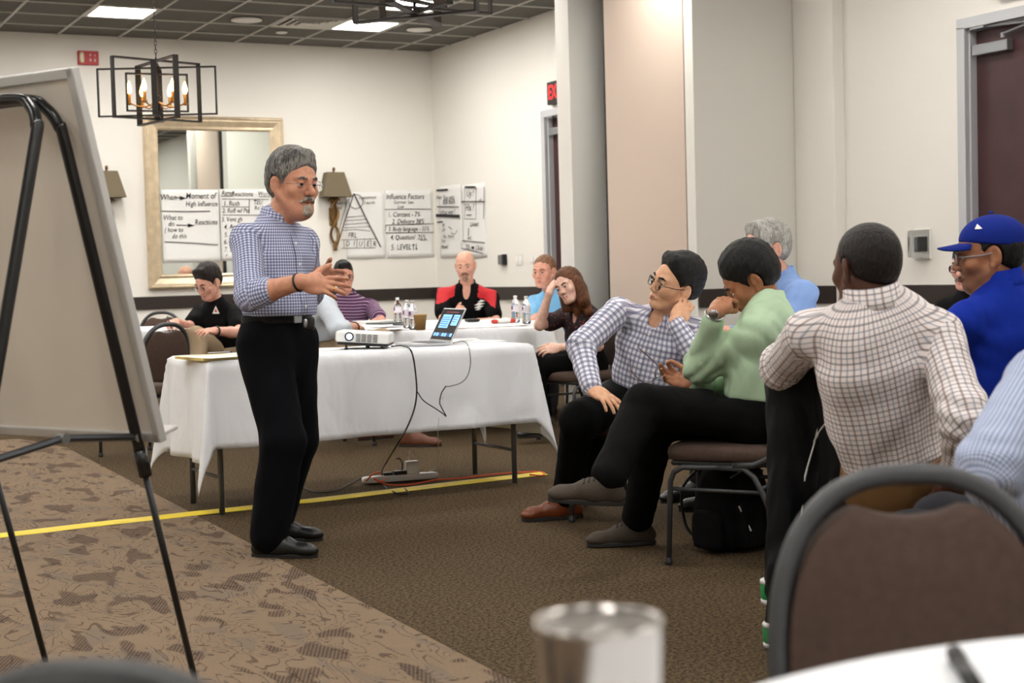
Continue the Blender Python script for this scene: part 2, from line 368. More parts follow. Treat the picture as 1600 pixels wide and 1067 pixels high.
# ------------------------------------------------------------------ things on the walls
M_white = mat('white_plastic', (232, 231, 226), .4); M_black = mat('black_plastic', (20, 20, 21), .4)
M_ink = mat('marker_ink', (34, 32, 36), .7); M_paper = mat('flipchart_paper', (238, 238, 236), .8, bump=.04, bscale=30)
def tgeo(body, size, shear=0, sx=1.0, bold=0, align='CENTER'):
    cu = bpy.data.curves.new('t', 'FONT'); cu.body = body; cu.size = size; cu.align_x = align; cu.align_y = 'CENTER'; cu.shear = shear; cu.offset = bold; cu.resolution_u = 2
    o = bpy.data.objects.new('t', cu); me = bpy.data.meshes.new_from_object(o); bpy.data.objects.remove(o); bpy.data.curves.remove(cu)
    V = [(v.co.x*sx, v.co.y) for v in me.vertices]; F = [tuple(p.vertices) for p in me.polygons]; bpy.data.meshes.remove(me); return V, F
def ribbon(mb, P, nv, wd, mi=0):
    P = np.asarray(P, float); n = len(P); V = []
    for i in range(n):
        t = nrm(P[min(i+1, n-1)]-P[max(i-1, 0)]); s = nrm(np.cross(t, nv))*wd/2; V += [P[i]-s, P[i]+s]
    mb.add(V, [(2*i, 2*i+1, 2*i+3, 2*i+2) for i in range(n-1)], mi)
class Sheet:
    def __init__(s, label, corners, ux, nv, base):      # corners: x0,x1 along ux, z0,z1
        s.ux, s.nv = np.asarray(ux, float), np.asarray(nv, float); a0, a1, z0, z1 = corners
        mid = base + s.ux*((a0+a1)/2); s.loc = np.array([mid[0], mid[1], z0])
        s.t = thing('flipchart_sheet', label, 'paper', s.loc, 0, 'handwritten flipchart sheets')
        W, Hh = a1-a0, z1-z0
        def fn(u, v):
            curl = .02*max(0, .25-v)*4*abs(math.sin(u*2.6+W)) + .004*math.sin(u*5+v*3)
            return s.ux*(u-.5)*W + s.nv*(.004+curl*.5) + np.array([0, 0, v*Hh])
        MB().surf(fn, 13, 15).build('page', M_paper, s.t, smooth=True, solid=.001)
        s.h = MB()
    def q(s, P): return np.asarray(P)-s.loc + s.nv*.011
    def line(s, pts, wd=.008): ribbon(s.h, [s.q(p) for p in pts], s.nv, wd)
    def word(s, P, body, size, sx=.8, bold=.0002, rot=0):
        V, F = tgeo(body, size, .18, sx, bold); P = s.q(P); c, sn = math.cos(rot), math.sin(rot)
        s.h.add([P + s.ux*(a*c-b*sn+random.gauss(0, .0008)) + np.array([0, 0, a*sn+b*c+random.gauss(0, .0008)]) for a, b in V], F)
    def done(s): s.h.build('handwriting', M_ink, s.t)
XV, NB, NR = (1, 0, 0), (0, -1, 0), (-1, 0, 0)
# mirror
mx0, mx1, mz0, mz1 = 3.915, 5.43, 1.06, 2.865
M_champ = mat('champagne_frame', (214, 196, 166), .32, .55, var=.12, vscale=14)
mr = thing('wall_mirror', 'large rectangular mirror in a wide champagne coloured frame', 'mirror', ((mx0+mx1)/2, D, mz0))
W2, Hm = (mx1-mx0)/2, mz1-mz0
prof = [(0, .0), (0, .05), (.02, .062), (.035, .05), (.05, .05), (.11, .03), (.13, .038), (.15, .028), (.15, .0)]      # inset, proud
V = []; F = []
for (ins, pr) in prof:
    for (a, b) in ((-W2+ins, ins), (W2-ins, ins), (W2-ins, Hm-ins), (-W2+ins, Hm-ins)): V.append((a, -pr, b))
for i in range(len(prof)-1):
    for j in range(4): F.append((i*4+j, i*4+(j+1) % 4, (i+1)*4+(j+1) % 4, (i+1)*4+j))
MB().add(V, F).build('mirror_frame', M_champ, mr, bevel=.003)
MB().box((0, -.018, Hm/2), (2*W2-.3, .008, Hm-.3)).build('mirror_glass', mat('mirror_silver', (232, 238, 234), .01, 1), mr)
# flipchart sheets on the mirror and on the back wall
YS = D-.03
Z = lambda zx, zy: ony(240+zx/5, 260+zy/5, YS)
s = Sheet('flipchart sheet reading moment of high influence, on the mirror', (4.075, 4.69, 1.33, 2.095), XV, NB, np.array([0, YS, 0]))
for (x, y, b, sz) in ((112, 243, 'When', .085), (365, 232, 'Moment of', .09), (372, 294, 'High Influence', .075), (148, 402, 'What to', .075), (135, 450, 'do', .075), (408, 437, 'Reactions', .078), (155, 497, '( how to', .07), (198, 546, 'do this', .07)): s.word(Z(x, y), b, sz)
for a in ([(60, 350), (250, 353), (440, 351)], [(82, 590), (300, 598), (500, 613)], [(165, 244), (215, 246)], [(175, 460), (280, 461)]): s.line([Z(*p) for p in a], .009)
for a in ([(202, 230), (252, 250), (202, 266)], [(265, 446), (322, 462), (265, 478)]): s.h.add([s.q(Z(*p)) for p in a], [(0, 1, 2)])
s.done()
s = Sheet('flipchart sheet with a numbered list of reactions, on the mirror', (4.70, 5.27, 1.34, 2.10), XV, NB, np.array([0, YS, 0]))
for (x, y, b, sz) in ((575, 210, 'Rater', .075), (690, 216, 'Reactions', .075), (868, 214, 'Words', .07), (605, 290, '1. Rush', .075), (640, 347, '2. Roll w/ Pts', .07), (812, 282, 'TEU', .07), (806, 326, 'Rel', .06), (608, 415, '3. Vent gb', .07), (600, 474, '4. Ans', .075), (600, 534, '5. Ask', .07), (590, 590, '6. Dr', .075), (590, 650, '7. Su', .075), (585, 710, '8. ?', .08)): s.word(Z(x, y), b, sz)
for a in ([(522, 234), (620, 232)], [(820, 236), (915, 238)], [(530, 255), (900, 258)], [(745, 258), (744, 368)], [(530, 315), (745, 318)], [(535, 380), (860, 382)]): s.line([Z(*p) for p in a], .006)
s.done()
Z = lambda zx, zy: ony(490+zx/5, 260+zy/5, D-.006)
s = Sheet('flipchart sheet with a drawn pyramid, beside the wall lamp', (6.13, 6.60, 1.33, 2.07), XV, NB, np.array([0, D, 0]))
for (x, y, b, sz) in ((418, 243, 'commitment', .05), (432, 284, '2-words', .05), (203, 285, 'Influence', .05), (188, 325, 'Belief', .05), (300, 540, 'FRL', .085), (262, 605, 'D', .085), (312, 605, 'I', .085), (362, 607, 'U', .085), (420, 605, 'E', .085), (472, 607, 'R', .085)): s.word(Z(x, y), b, sz)
for a, wd in (([(312, 212), (240, 430), (175, 648)], .012), ([(312, 212), (410, 410), (522, 630)], .012), ([(262, 398), (400, 385)], .006), ([(250, 425), (415, 412)], .006), ([(240, 455), (430, 440)], .006), ([(235, 480), (440, 470)], .006), ([(225, 500), (330, 492), (440, 505)], .006), ([(215, 575), (490, 565)], .006), ([(235, 580), (235, 640)], .006), ([(335, 572), (335, 640)], .006), ([(395, 570), (395, 638)], .006), ([(445, 568), (445, 636)], .006), ([(215, 640), (480, 636)], .006), ([(268, 250), (228, 380), (180, 560)], .006)): s.line([Z(*p) for p in a], wd)
s.line([Z(328+55*math.cos(t), 275+55*math.sin(t)) for t in np.linspace(0, 2*PI, 25)], .008)
s.done()
s = Sheet('flipchart sheet headed influence factors, second from the corner', (6.615, 7.20, 1.33, 2.09), XV, NB, np.array([0, D, 0]))
for (x, y, b, sz) in ((712, 237, 'Influence Factors', .085), (700, 281, 'Common  Less', .05), (676, 316, 'Low', .055), (703, 377, '1. Content - 7%', .078), (735, 432, '2. Delivery 38%', .078), (740, 490, '3. Body language - 55%', .068), (735, 555, '4. Question/  25%', .075), (680, 633, '5. LEVEL', .088)): s.word(Z(x, y), b, sz)
for a in ([(553, 337), (740, 334), (915, 335)], [(560, 460), (560, 520), (935, 515), (937, 448), (560, 460)], [(830, 576), (885, 574)], [(778, 655), (776, 605), (768, 620)], [(776, 605), (785, 618)], [(798, 602), (800, 652), (790, 640)], [(800, 652), (807, 638)]): s.line([Z(*p) for p in a], .008)
s.done()
YA = np.array([0, -1, 0])
Z = lambda zx, zy: onx(490+zx/5, 260+zy/5, R-.006)
s = Sheet('flipchart sheet with heavy underlines, on the side wall by the corner', (-15.45, -14.87, 1.32, 2.12), YA, NR, np.array([R, 0, 0]))
for (x, y, b, sz) in ((985, 243, 'West', .06), (1060, 245, 'Say yes', .09), (1062, 278, 'Ask back', .08), (1045, 358, '? What way ?', .075), (1020, 465, 'FP', .06), (1020, 500, 'HP', .06), (1060, 545, 'No  frame', .06), (1020, 585, 'Yes', .06), (1030, 628, 'How!', .075)): s.word(Z(x, y), b, sz, 1.1)
for a, wd in (([(965, 188), (1055, 182)], .022), ([(970, 315), (1140, 317)], .012), ([(962, 383), (1148, 390)], .035), ([(972, 437), (1015, 432)], .015), ([(1060, 470), (1085, 490), (1080, 520), (1110, 530), (1130, 500)], .008)): s.line([Z(*p) for p in a], wd)
s.done()
s = Sheet('flipchart sheet with two stacked boxes, nearest the side wall thermostat', (-14.86, -14.28, 1.30, 2.10), YA, NR, np.array([R, 0, 0]))
for (x, y, b, sz) in ((1228, 212, 'Uy !', .1), (1225, 322, 'Hx ?', .11), (1262, 450, 'Linear', .075), (1225, 560, 'ABC', .05), (1210, 630, 'TEL', .07), (1300, 637, 'Okay', .075), (1170, 275, 'ac', .06), (1308, 265, 'ok', .06)): s.word(Z(x, y), b, sz, 1.1)
for a, wd in (([(1188, 160), (1270, 162)], .02), ([(1188, 160), (1185, 410), (1275, 412), (1275, 160)], .01), ([(1160, 275), (1345, 275)], .012), ([(1338, 160), (1335, 410)], .012), ([(1200, 380), (1240, 380)], .012), ([(1218, 480), (1215, 540)], .015), ([(1165, 580), (1345, 596)], .01), ([(1160, 590), (1160, 640), (1230, 655), (1330, 680)], .01), ([(1240, 635), (1262, 635)], .03)): s.line([Z(*p) for p in a], wd)
s.done()
# red fire-alarm plaque
fa = thing('fire_alarm', 'red wall alarm plate with a clear strobe and white letters', 'alarm', (3.388, D, 3.36))
MB().box((0, -.02, .07), (.205, .04, .14)).build('housing', mat('alarm_red', (178, 28, 36), .45), fa, bevel=.006)
MB().sup((-.068, -.045, .07), (.045, .03, .11), .5, .5).build('strobe', mat('strobe_lens', (205, 188, 150), .25), fa, smooth=True)
for (x, z, c) in ((.02, .095, 'F'), (.065, .095, 'I'), (.02, .045, 'R'), (.065, .045, 'E')): text(c, .04, M_white, fa, lambda a, b, x=x, z=z: (x+a, -.0415, z+b), 'lettering')
# two wall sconces with a twisted bronze bracket
M_bronze = mat('bronze', (122, 92, 52), .4, .6, var=.3, vscale=20); M_shade = mat('olive_lamp_shade', (112, 100, 78), .75, bump=.2, bscale=200)
def sconce(x, label):
    t = thing('wall_sconce', label, 'wall lamp', (x, D, 1.45), 0, 'wall sconces either side of the mirror')
    V = []
    for (hw, dp, z) in ((.165, .17, .56), (.095, .12, .83)): V += [(-hw, -.02, z), (hw, -.02, z), (hw, -.02-dp, z), (-hw, -.02-dp, z)]
    MB().add(V, [(0, 1, 5, 4), (1, 2, 6, 5), (2, 3, 7, 6), (3, 0, 4, 7)]).build('lamp_shade', M_shade, t, solid=.006)
    m = MB()
    for ph in (0, PI):
        m.tube([(.045*math.sin(ph+a*2*PI), -.05-.02*math.cos(ph+a*2*PI), .05+.46*a) for a in np.linspace(0, 1.08, 40)], .014, 8)
    m.build('twisted_bracket', M_bronze, t, smooth=True)
    m = MB(); m.lathe([(.001, -.03), (.025, -.02), (.018, 0), (.03, .03), (.012, .06), (.012, .08)], 14, (0, -.05, 0)); m.tube([(0, -.05, .5), (.04, -.06, .545), (.075, -.06, .53)], [.03, .022, .008]); m.tube([(0, -.05, .5), (-.04, -.06, .545), (-.075, -.06, .53)], [.03, .022, .008]); m.tube([(0, -.05, .5), (0, -.07, .86)], .012); m.lathe([(.001, .04), (.016, .03), (.016, 0)], 10, (0, -.08, .85)); m.build('finial', M_bronze, t, smooth=True)
    MB().box((0, -.015, .35), (.09, .03, .2)).build('back_plate', M_bronze, t, bevel=.008)
sconce(3.515, 'bronze wall lamp with a tapered olive shade, left of the mirror')
sconce(5.985, 'bronze wall lamp with a twisted bracket, right of the mirror')
# exit signs
M_red = mat('exit_red', (225, 30, 36), .5, emit=(255, 40, 40), estr=.9)
def exit_sign(y, z, label):
    t = thing('exit_sign', label, 'exit sign', (R, y, z), 0)
    MB().box((-.03, 0, .1), (.06, .34, .22)).build('housing', mat('sign_black', (30, 26, 26), .45), t, bevel=.008)
    text('EXIT', .19, M_red, t, lambda a, b: (-.0615, -a, .1+b), 'lettering', bold=.004, sx=.72)
exit_sign(12.62, 2.76, 'lit EXIT sign above the far burgundy door'); exit_sign(6.82, 2.80, 'black exit sign above the near burgundy door, cut by the top edge')
# thermostats and switches
def wallbox(name, y, z, label, cat, w_, h_, cover):
    t = thing(name, label, cat, (R, y, z))
    if cover:
        MB().box((-.006, 0, 0), (.012, w_, h_)).build('back_plate', M_white, t, bevel=.005)
        MB().box((-.02, .01, .0), (.03, .05, .10)).build('dial_housing', mat('steel_grey', (120, 122, 124), .4, .5), t, bevel=.006)
        MB().box((-.032, -.025, .0), (.05, .03, .10)).build('side_block', M_black, t, bevel=.005)
        c = MB().box((-.045, 0, 0), (.08, w_*.9, h_*.9)).build('clear_cover', mat('clear_plastic', (245, 248, 248), .05, trans=1), t, bevel=.01)
    else:
        MB().box((-.004, 0, 0), (.008, w_, h_)).build('plate', M_white, t, bevel=.003)
        for dy in np.linspace(-w_*.28, w_*.28, 2 if w_ > .1 else 1): MB().box((-.01, dy, 0), (.012, .03, .06)).build('rocker', mat('rocker_white', (246, 246, 244), .35), t, bevel=.003)
wallbox('thermostat', 7.715, 1.262, 'thermostat in a clear box on the wall by the near door', 'thermostat', .15, .21, True)
wallbox('light_switch', 13.55, 1.265, 'white double switch plate between the far thermostat and door', 'switch', .14, .12, False)
wallbox('light_switch', 13.28, 1.265, 'narrow white switch plate nearest the far door frame', 'switch', .06, .09, False)
t = thing('thermostat', 'grey thermostat on the side wall next to the flipchart sheets', 'thermostat', (R, 13.90, 1.27))
MB().box((-.02, .02, 0), (.04, .10, .1)).build('housing', mat('steel_grey', (120, 122, 124), .4, .5), t, bevel=.006); MB().box((-.024, -.05, 0), (.048, .04, .11)).build('side_block', M_black, t, bevel=.004)
# chandeliers of crossed rectangular frames
M_iron = mat('dark_iron', (46, 42, 40), .45, .5); M_brass = mat('aged_brass', (190, 140, 78), .35, .8)
M_bulb = mat('lit_candle_bulb', (255, 226, 170), .3, emit=(255, 205, 130), estr=14)
def chandelier(p, label, rz):
    t = thing('chandelier', label, 'chandelier', p, rz, 'lantern chandeliers')
    for (wd, z0, z1, a, b) in ((.86, .0, .345, 0, .026), (.72, -.03, .40, .75, .042), (.66, -.045, .395, -.95, .042), (.56, -.02, .36, 1.7, .04), (.44, .03, .30, .35, .034)):
        m = MB(); rr = rotz(a); h = wd/2; e = .011
        for sx in (-1, 1): m.box(rr@np.array([sx*h, 0, (z0+z1)/2]), (e, b, z1-z0), R=rr)
        for z in (z0, z1): m.box(rr@np.array([0, 0, z]), (wd+e, b, e), R=rr)
        m.build('frame', M_iron, t)
    m = MB(); m.tube([(0, 0, .42), (0, 0, -.03)], .008); m.lathe([(.001, -.02), (.02, -.01), (.025, .03), (.012, .06), (.03, .085), (.001, .1)], 14, (0, 0, .05)); m.build('stem', M_iron, t, smooth=True)
    for i in range(6):
        a = PI*i/3+.25; c, s_ = .2*math.cos(a), .2*math.sin(a)
        m = MB(); m.tube(bez([(0, 0, .1), (c*.5, s_*.5, .06), (c, s_, .085)], 10), .006); m.lathe([(.001, .07), (.022, .08), (.02, .088), (.0115, .09), (.0115, .155)], 12, (c, s_, 0)); arm = m.build('candle_arm', M_brass, t, smooth=True)
        MB().lathe([(.008, .155), (.018, .175), (.019, .195), (.011, .225), (.001, .25)], 12, (c, s_, 0)).build('bulb', M_bulb, arm, smooth=True)
    m = MB(); n = int((CH-p[2]-.42)/.03)
    for i in range(n):
        z = .42+.03*i; ax = np.array([1, 0, 0]) if i % 2 else np.array([0, 1, 0])
        m.tube([ax*.008*math.cos(q)+np.array([0, 0, z+.015+.02*math.sin(q)]) for q in np.linspace(0, 2*PI, 8, endpoint=False)], .0025, 5, closed=True)
    m.build('chain', M_iron, t); MB().lathe([(.06, -.0), (.055, -.02), (.01, -.03)], 20, (0, 0, CH-p[2]-.008)).build('ceiling_canopy', M_iron, t, smooth=True)
c1 = at(247, 180, 11.0); chandelier(c1, 'chandelier of crossed dark frames with lit candle bulbs, before the mirror', -YAW+.03)
c2 = at(648, 12, 7.3); chandelier(c2, 'chandelier of dark frames cut off by the top edge', -YAW+.55)

# ------------------------------------------------------------------ whiteboard easel
A = np.array([1.141, 4.164, 0]); ew = np.array([-.505, .863, 0]); en = np.array([.864, .506, 0]); ea, eh = .43, 1.64
e = thing('whiteboard_easel', 'whiteboard on a black tube A-frame easel, seen from behind', 'easel', A)
M_tube = mat('black_enamel_tube', (16, 16, 17), .28); M_chrome = mat('dull_chrome', (170, 172, 174), .3, .9)
leg = lambda k, s, side=1: ew*s + (-en*ea*k if side > 0 else -en*(2*ea-ea*k)) + np.array([0, 0, eh*k])
EW = .63
up = -en*ea*.02/1.64
for side, off in ((1, 0), (-1, -.0)):
    kc = .985; pts = [leg(.40, 0, side), leg(.9, 0, side), leg(.955, .008, side), leg(.985, .04, side), leg(1., .1, side), leg(1., EW/2, side), leg(1., EW-.1, side), leg(.985, EW-.04, side), leg(.955, EW-.008, side), leg(.9, EW, side), leg(.40, EW, side)]
    pts = [p + en*(.0 if side > 0 else -.035) for p in pts]
    MB().tube(bez(pts, 80), .0155, 12).build('frame_tube', M_tube, e, smooth=True)
    for s_ in (0, EW):
        MB().tube([leg(.0, s_, side)+en*(0 if side > 0 else -.035), leg(.42, s_, side)+en*(0 if side > 0 else -.035)], .0095, 8).build('leg', M_tube, e, smooth=True)
        MB().tube([leg(.385, s_, side)+en*(0 if side > 0 else -.035), leg(.43, s_, side)+en*(0 if side > 0 else -.035)], .0185, 10).build('clamp', M_tube, e, smooth=True)
for s_ in (0, EW):
    a_, b_ = leg(.452, s_), leg(.445, s_, -1)-en*.035; mid = (a_+b_)/2+np.array([0, 0, .03]); m = MB()
    m.tube([a_, mid], .0105, 8); m.tube([mid, b_], .0105, 8); br = m.build('spreader_bar', mat('gunmetal', (70, 72, 76), .35, .8), e)
    m = MB(); [m.lathe([(.014, -.014), (.014, .014), (.004, .018)], 10, p, frame(x=np.array([0, 0, 1.]), z=ew)) for p in (a_, mid, b_)]; m.build('rivet', M_chrome, br)
bn = nrm(np.cross(ew, leg(1, 0)-leg(0, 0))); bn = bn if bn@en > 0 else -bn; bu = nrm(leg(1, 0)-leg(0, 0)); k0 = .731/1.64; k1 = 1.69/1.64
RB = frame(x=ew, z=bu); base = leg(k0, 0)+bn*.035; L = np.linalg.norm(leg(k1, 0)-leg(k0, 0)); BW = .80
M_back = mat('board_backing', (226, 218, 206), .7, var=.04, vscale=3)
MB().box(base+ew*(BW/2-.05)+bu*L/2, (BW-.02, .010, L-.02), R=RB).build('board_back', M_back, e)
MB().box(base+ew*(BW/2-.05)+bu*L/2+bn*.007, (BW-.02, .006, L-.02), R=RB).build('writing_surface', mat('whiteboard', (242, 243, 243), .15), e)
m = MB()
for s_ in (-.05, BW-.05): m.box(base+ew*s_+bu*L/2, (.028, .026, L+.028), R=RB)
for z in (0, L): m.box(base+ew*(BW/2-.05)+bu*z, (BW+.02, .026, .028), R=RB)
m.build('board_frame', mat('board_aluminium', (206, 206, 204), .4, .5), e, bevel=.004)
MB().box(base+ew*(BW/2-.05)+bn*.045+bu*.0, (BW, .06, .012), R=RB).build('pen_tray', mat('clear_grey_plastic', (196, 194, 190), .3), e, bevel=.003)

# ------------------------------------------------------------------ tables and cloths
M_linen = mat('white_linen', (235, 237, 241), .8); folds(NT(M_linen), .35)
M_leg = mat('table_leg_grey', (104, 106, 108), .4, .5); M_top = mat('table_laminate', (120, 100, 80), .5)
def rect_table(label, loc, rz, Lx, Wy, h, clab, ox, oy, twist=None, label_cat='table'):
    t = thing('folding_table', label, 'table', loc, rz)
    MB().box((0, 0, h-.016), (Lx, Wy, .03)).build('table_top', M_top, t, bevel=.005)
    for sx in (-1, 1):
        for sy in (-1, 1):
            x, y = sx*(Lx/2-.07), sy*(Wy/2-.10); MB().tube([(x, y, 0), (x, y, h-.03)], .0145, 10).build('leg', M_leg, t, smooth=True)
        MB().tube([(sx*(Lx/2-.07), -Wy/2+.10, .18), (sx*(Lx/2-.07), Wy/2-.10, .18)], .009, 8).build('cross_brace', M_leg, t, smooth=True)
    def fold(u, v):
        X, Y = (u-.5)*(Lx+2*ox), (v-.5)*(Wy+2*oy)
        a = max(0, abs(X)-Lx/2); b = max(0, abs(Y)-Wy/2); sx, sy = math.copysign(1, X), math.copysign(1, Y)
        cx, cy = max(-Lx/2, min(Lx/2, X)), max(-Wy/2, min(Wy/2, Y)); zt = h+.004
        if a <= 0 and b <= 0: return (X, Y, zt+.0015*math.sin(X*17)*math.sin(Y*13))
        rr = math.hypot(a, b); th = math.atan2(b, a); q = rr/math.hypot(ox, oy)
        if b <= 0: fl = .012+.05*a*(1+.9*math.sin(Y*17+sx)); return (cx+sx*fl, Y, zt-a*.993)
        if a <= 0: fl = .012+.04*b*(1+.8*math.sin(X*6.5+sy*1.3)+.6*math.sin(X*15.7)); return (X, cy+sy*fl, zt-b*.993)
        fin = math.sin(2*th)**2
        fl = .012 + .06*rr + .09*q*fin
        return (cx+sx*fl*math.cos(th), cy+sy*fl*math.sin(th), zt-rr*(.99-.03*fin*q))
    nx, ny = int((Lx+2*ox)/.03), int((Wy+2*oy)/.03)
    c = MB().surf(fold, nx, ny).build('tablecloth', M_linen, None, smooth=True, solid=.002)
    c.location = tuple(loc); c.rotation_euler = (0, 0, rz); tag(c, clab, 'tablecloth'); return t, c
TC, TR_ = np.array([2.945, 7.42, 0]), .03
rect_table('long folding table under the white cloth behind the standing man', TC, TR_, 1.80, .66, .76, 'white cloth with hanging corners on the long projector table', .50, .43)
def round_table(label, clab, loc, rad, h=.76, drop=.32, ph=0):
    t = thing('round_table', label, 'table', loc); MB().lathe([(.001, h-.03), (rad, h-.03), (rad, h-.001), (.001, h-.001)], 48).build('table_top', M_top, t)
    for i in range(4):
        a = PI/4+PI/2*i; MB().tube([(rad*.5*math.cos(a), rad*.5*math.sin(a), 0), (rad*.45*math.cos(a), rad*.45*math.sin(a), h-.03)], .0145, 8).build('leg', M_leg, t, smooth=True)
    def fn(u, v):
        a = 2*PI*u; r_ = v*(rad+drop)
        if r_ <= rad: return (r_*math.cos(a), r_*math.sin(a), h+.004)
        q = (r_-rad)/drop; fl = rad+.012+.075*q*(1+.9*math.sin(11*a+ph)+.5*math.sin(17*a+2*ph)); return (fl*math.cos(a), fl*math.sin(a), h+.004-(r_-rad)*(1+.12*math.sin(4*a+ph)*q))
    c = MB().surf(fn, 132, 34, closeu=True).build('tablecloth', M_linen, None, smooth=True, solid=.002); c.location = tuple(loc); tag(c, clab, 'tablecloth'); return t
bt = at(690, 515, 11.5); BT = np.array([bt[0], bt[1], 0]); round_table('round table under a white cloth in front of the bald man', 'white cloth over the round table with the water bottles', BT, .9)
gt = at(1420, 500, 6.45); GT = np.array([gt[0], gt[1], 0]); round_table('round table under a white cloth among the right hand group', 'white cloth of the round table hidden behind the right hand group', GT, .80, ph=1.3)
ft = np.array([1.02, .42, 0]); 
round_table('round table in the near right corner, under white cloth', 'white cloth of the near table in the bottom right corner', ft, .735, ph=.4)
st = at(196, 520, 11.55); rect_table('small table under a white cloth beside the man in black', (st[0], st[1], 0), -.42, .8, .7, .79, 'white cloth hanging off the small table of the writing man', .2, .24)

# ------------------------------------------------------------------ banquet chairs
M_fab = mat('brown_chair_fabric', (78, 60, 51), .9, bump=.3, bscale=500, var=.12, vscale=60); M_steel = mat('grey_hammered_steel', (78, 79, 81), .45, .5, bump=.15, bscale=120)
M_glide = mat('chair_glide', (40, 40, 42), .4)
def back_pt(a, z, t=0):            # chair back surface: sideways a, height z, thickness offset t (front +)
    return (a, -.20-(z-.46)*.20 + .25*a*a + t, z)
def arch(n=28, w=.20, z0=.50, zt=.865, e=2.5):
    out = []
    for i in range(n+1):
        p = PI*i/n; c, s_ = math.cos(p), math.sin(p)
        out.append((w*math.copysign(abs(c)**(2/e), c), .60+(zt-.60)*abs(s_)**(2/e)))
    return [(w, z0)]+out+[(-w, z0)]
def make_chair():
    t = thing('banquet_chair', 'x', 'chair')
    MB().sup((0, .0, .437), (.44, .45, .075), .45, .28, 32, 12).build('seat', M_fab, t, smooth=True)
    MB().box((0, 0, .40), (.40, .40, .02)).build('seat_pan', M_glide, t, bevel=.008)
    # pad outline with a scooped top for the hand hole
    ins = arch(30, .182, .50, .845); top = max(p[1] for p in ins); half = []
    for (a, z) in ins:
        dip = top-.030+ (a/.095)**2*.026
        half.append((a, min(z, dip) if abs(a) < .10 else z))
    m = MB(); k = len(half)
    nz = 9
    for t0, t1 in ((-.018, .020),):
        V = []; F = []
        for side, tt in ((0, t1), (1, t0)):
            for (a, z) in half: V.append(back_pt(a, z, tt))
            for (a, z) in half: V.append(back_pt(a*.86, .655+(z-.655)*.9, tt+(.012 if side == 0 else -.008)))
        F.append(tuple(range(k, 2*k))); F.append(tuple(range(4*k-1, 3*k-1, -1)))
        for o_ in (0, 2*k):
            for i in range(k):
                q = (o_+i, o_+(i+1) % k, o_+k+(i+1) % k, o_+k+i); F.append(q if o_ == 0 else q[::-1])
        for i in range(k): F.append((i, 2*k+i, 2*k+(i+1) % k, (i+1) % k))
        m.add(V, F)
    m.build('backrest', M_fab, t, smooth=True, bevel=.004)
    fr = [back_pt(a, z) for a, z in arch(30, .195, .50, .872)]
    lo = [(.205, -.05, .395), (.205, -.13, .40), (.203, -.185, .425), (.20, -.205, .46)]
    pts = lo+fr+[(-x, y, z) for x, y, z in lo[::-1]]
    MB().tube(pts, .0150, 10).build('back_frame', M_steel, t, smooth=True)
    for s_ in (-1, 1):
        MB().tube([(s_*.20, .215, 0), (s_*.205, .20, .33), (s_*.205, .185, .365), (s_*.205, .15, .385), (s_*.205, .0, .387)], .0115, 8).build('leg', M_steel, t, smooth=True)
        MB().tube([(s_*.215, -.29, 0), (s_*.207, -.16, .30), (s_*.205, -.13, .355), (s_*.205, -.09, .385), (s_*.205, .01, .387)], .0115, 8).build('leg', M_steel, t, smooth=True)
        MB().tube([(s_*.204, .203, .30), (s_*.207, -.16, .295)], .008, 8).build('stretcher', M_steel, t, smooth=True)
        for (x, y) in ((.20, .215), (.215, -.29)): MB().lathe([(.016, 0), (.017, .012), (.012, .03)], 10, (s_*x, y, 0)).build('glide', M_glide, t)
    MB().tube([(-.204, -.16, .31), (.204, -.16, .31)], .008, 8).build('stretcher', M_steel, t, smooth=True)
    return t
CHAIR0 = make_chair(); _cf = [True]
def place_chair(xy, face, label, group='banquet chairs'):
    o = CHAIR0 if _cf[0] else copy_tree(CHAIR0); _cf[0] = False
    o.location = (xy[0], xy[1], 0); o.rotation_euler = (0, 0, math.atan2(face[1], face[0])-PI/2); tag(o, label, 'chair', group); return o
# ------------------------------------------------------------------ figures: smooth signed-distance bodies turned into meshes
F32 = np.float32
def sd_rc(p, a, b, r1, r2, M=None):          # round cone, optionally in a squashed space M
    a = np.asarray(a, F32); b = np.asarray(b, F32)
    q = p-a; ba = b-a; k = 1.
    if M is not None: q = q@M[0].T.astype(F32); ba = M[0].astype(F32)@ba; k = M[1]
    l2 = max(float(ba@ba), 1e-9); t = np.clip(q@ba/l2, 0, 1); d = q-t[:, None]*ba
    return (np.sqrt((d*d).sum(1))-(r1+(r2-r1)*t))*k
def sd_el(p, c, rad, Rm=None):
    q = p-np.asarray(c, F32)
    if Rm is not None: q = q@np.asarray(Rm, F32)
    rad = np.asarray(rad, F32); k0 = np.sqrt(((q/rad)**2).sum(1)); k1 = np.sqrt(((q/(rad*rad))**2).sum(1))
    return np.where(k0 < 1e-4, -rad.min(), k0*(k0-1)/np.maximum(k1, 1e-6))
def smin(a, b, k):
    if k <= 0: return np.minimum(a, b)
    h = np.maximum(k-np.abs(a-b), 0)/k; return np.minimum(a, b)-h*h*k*.25
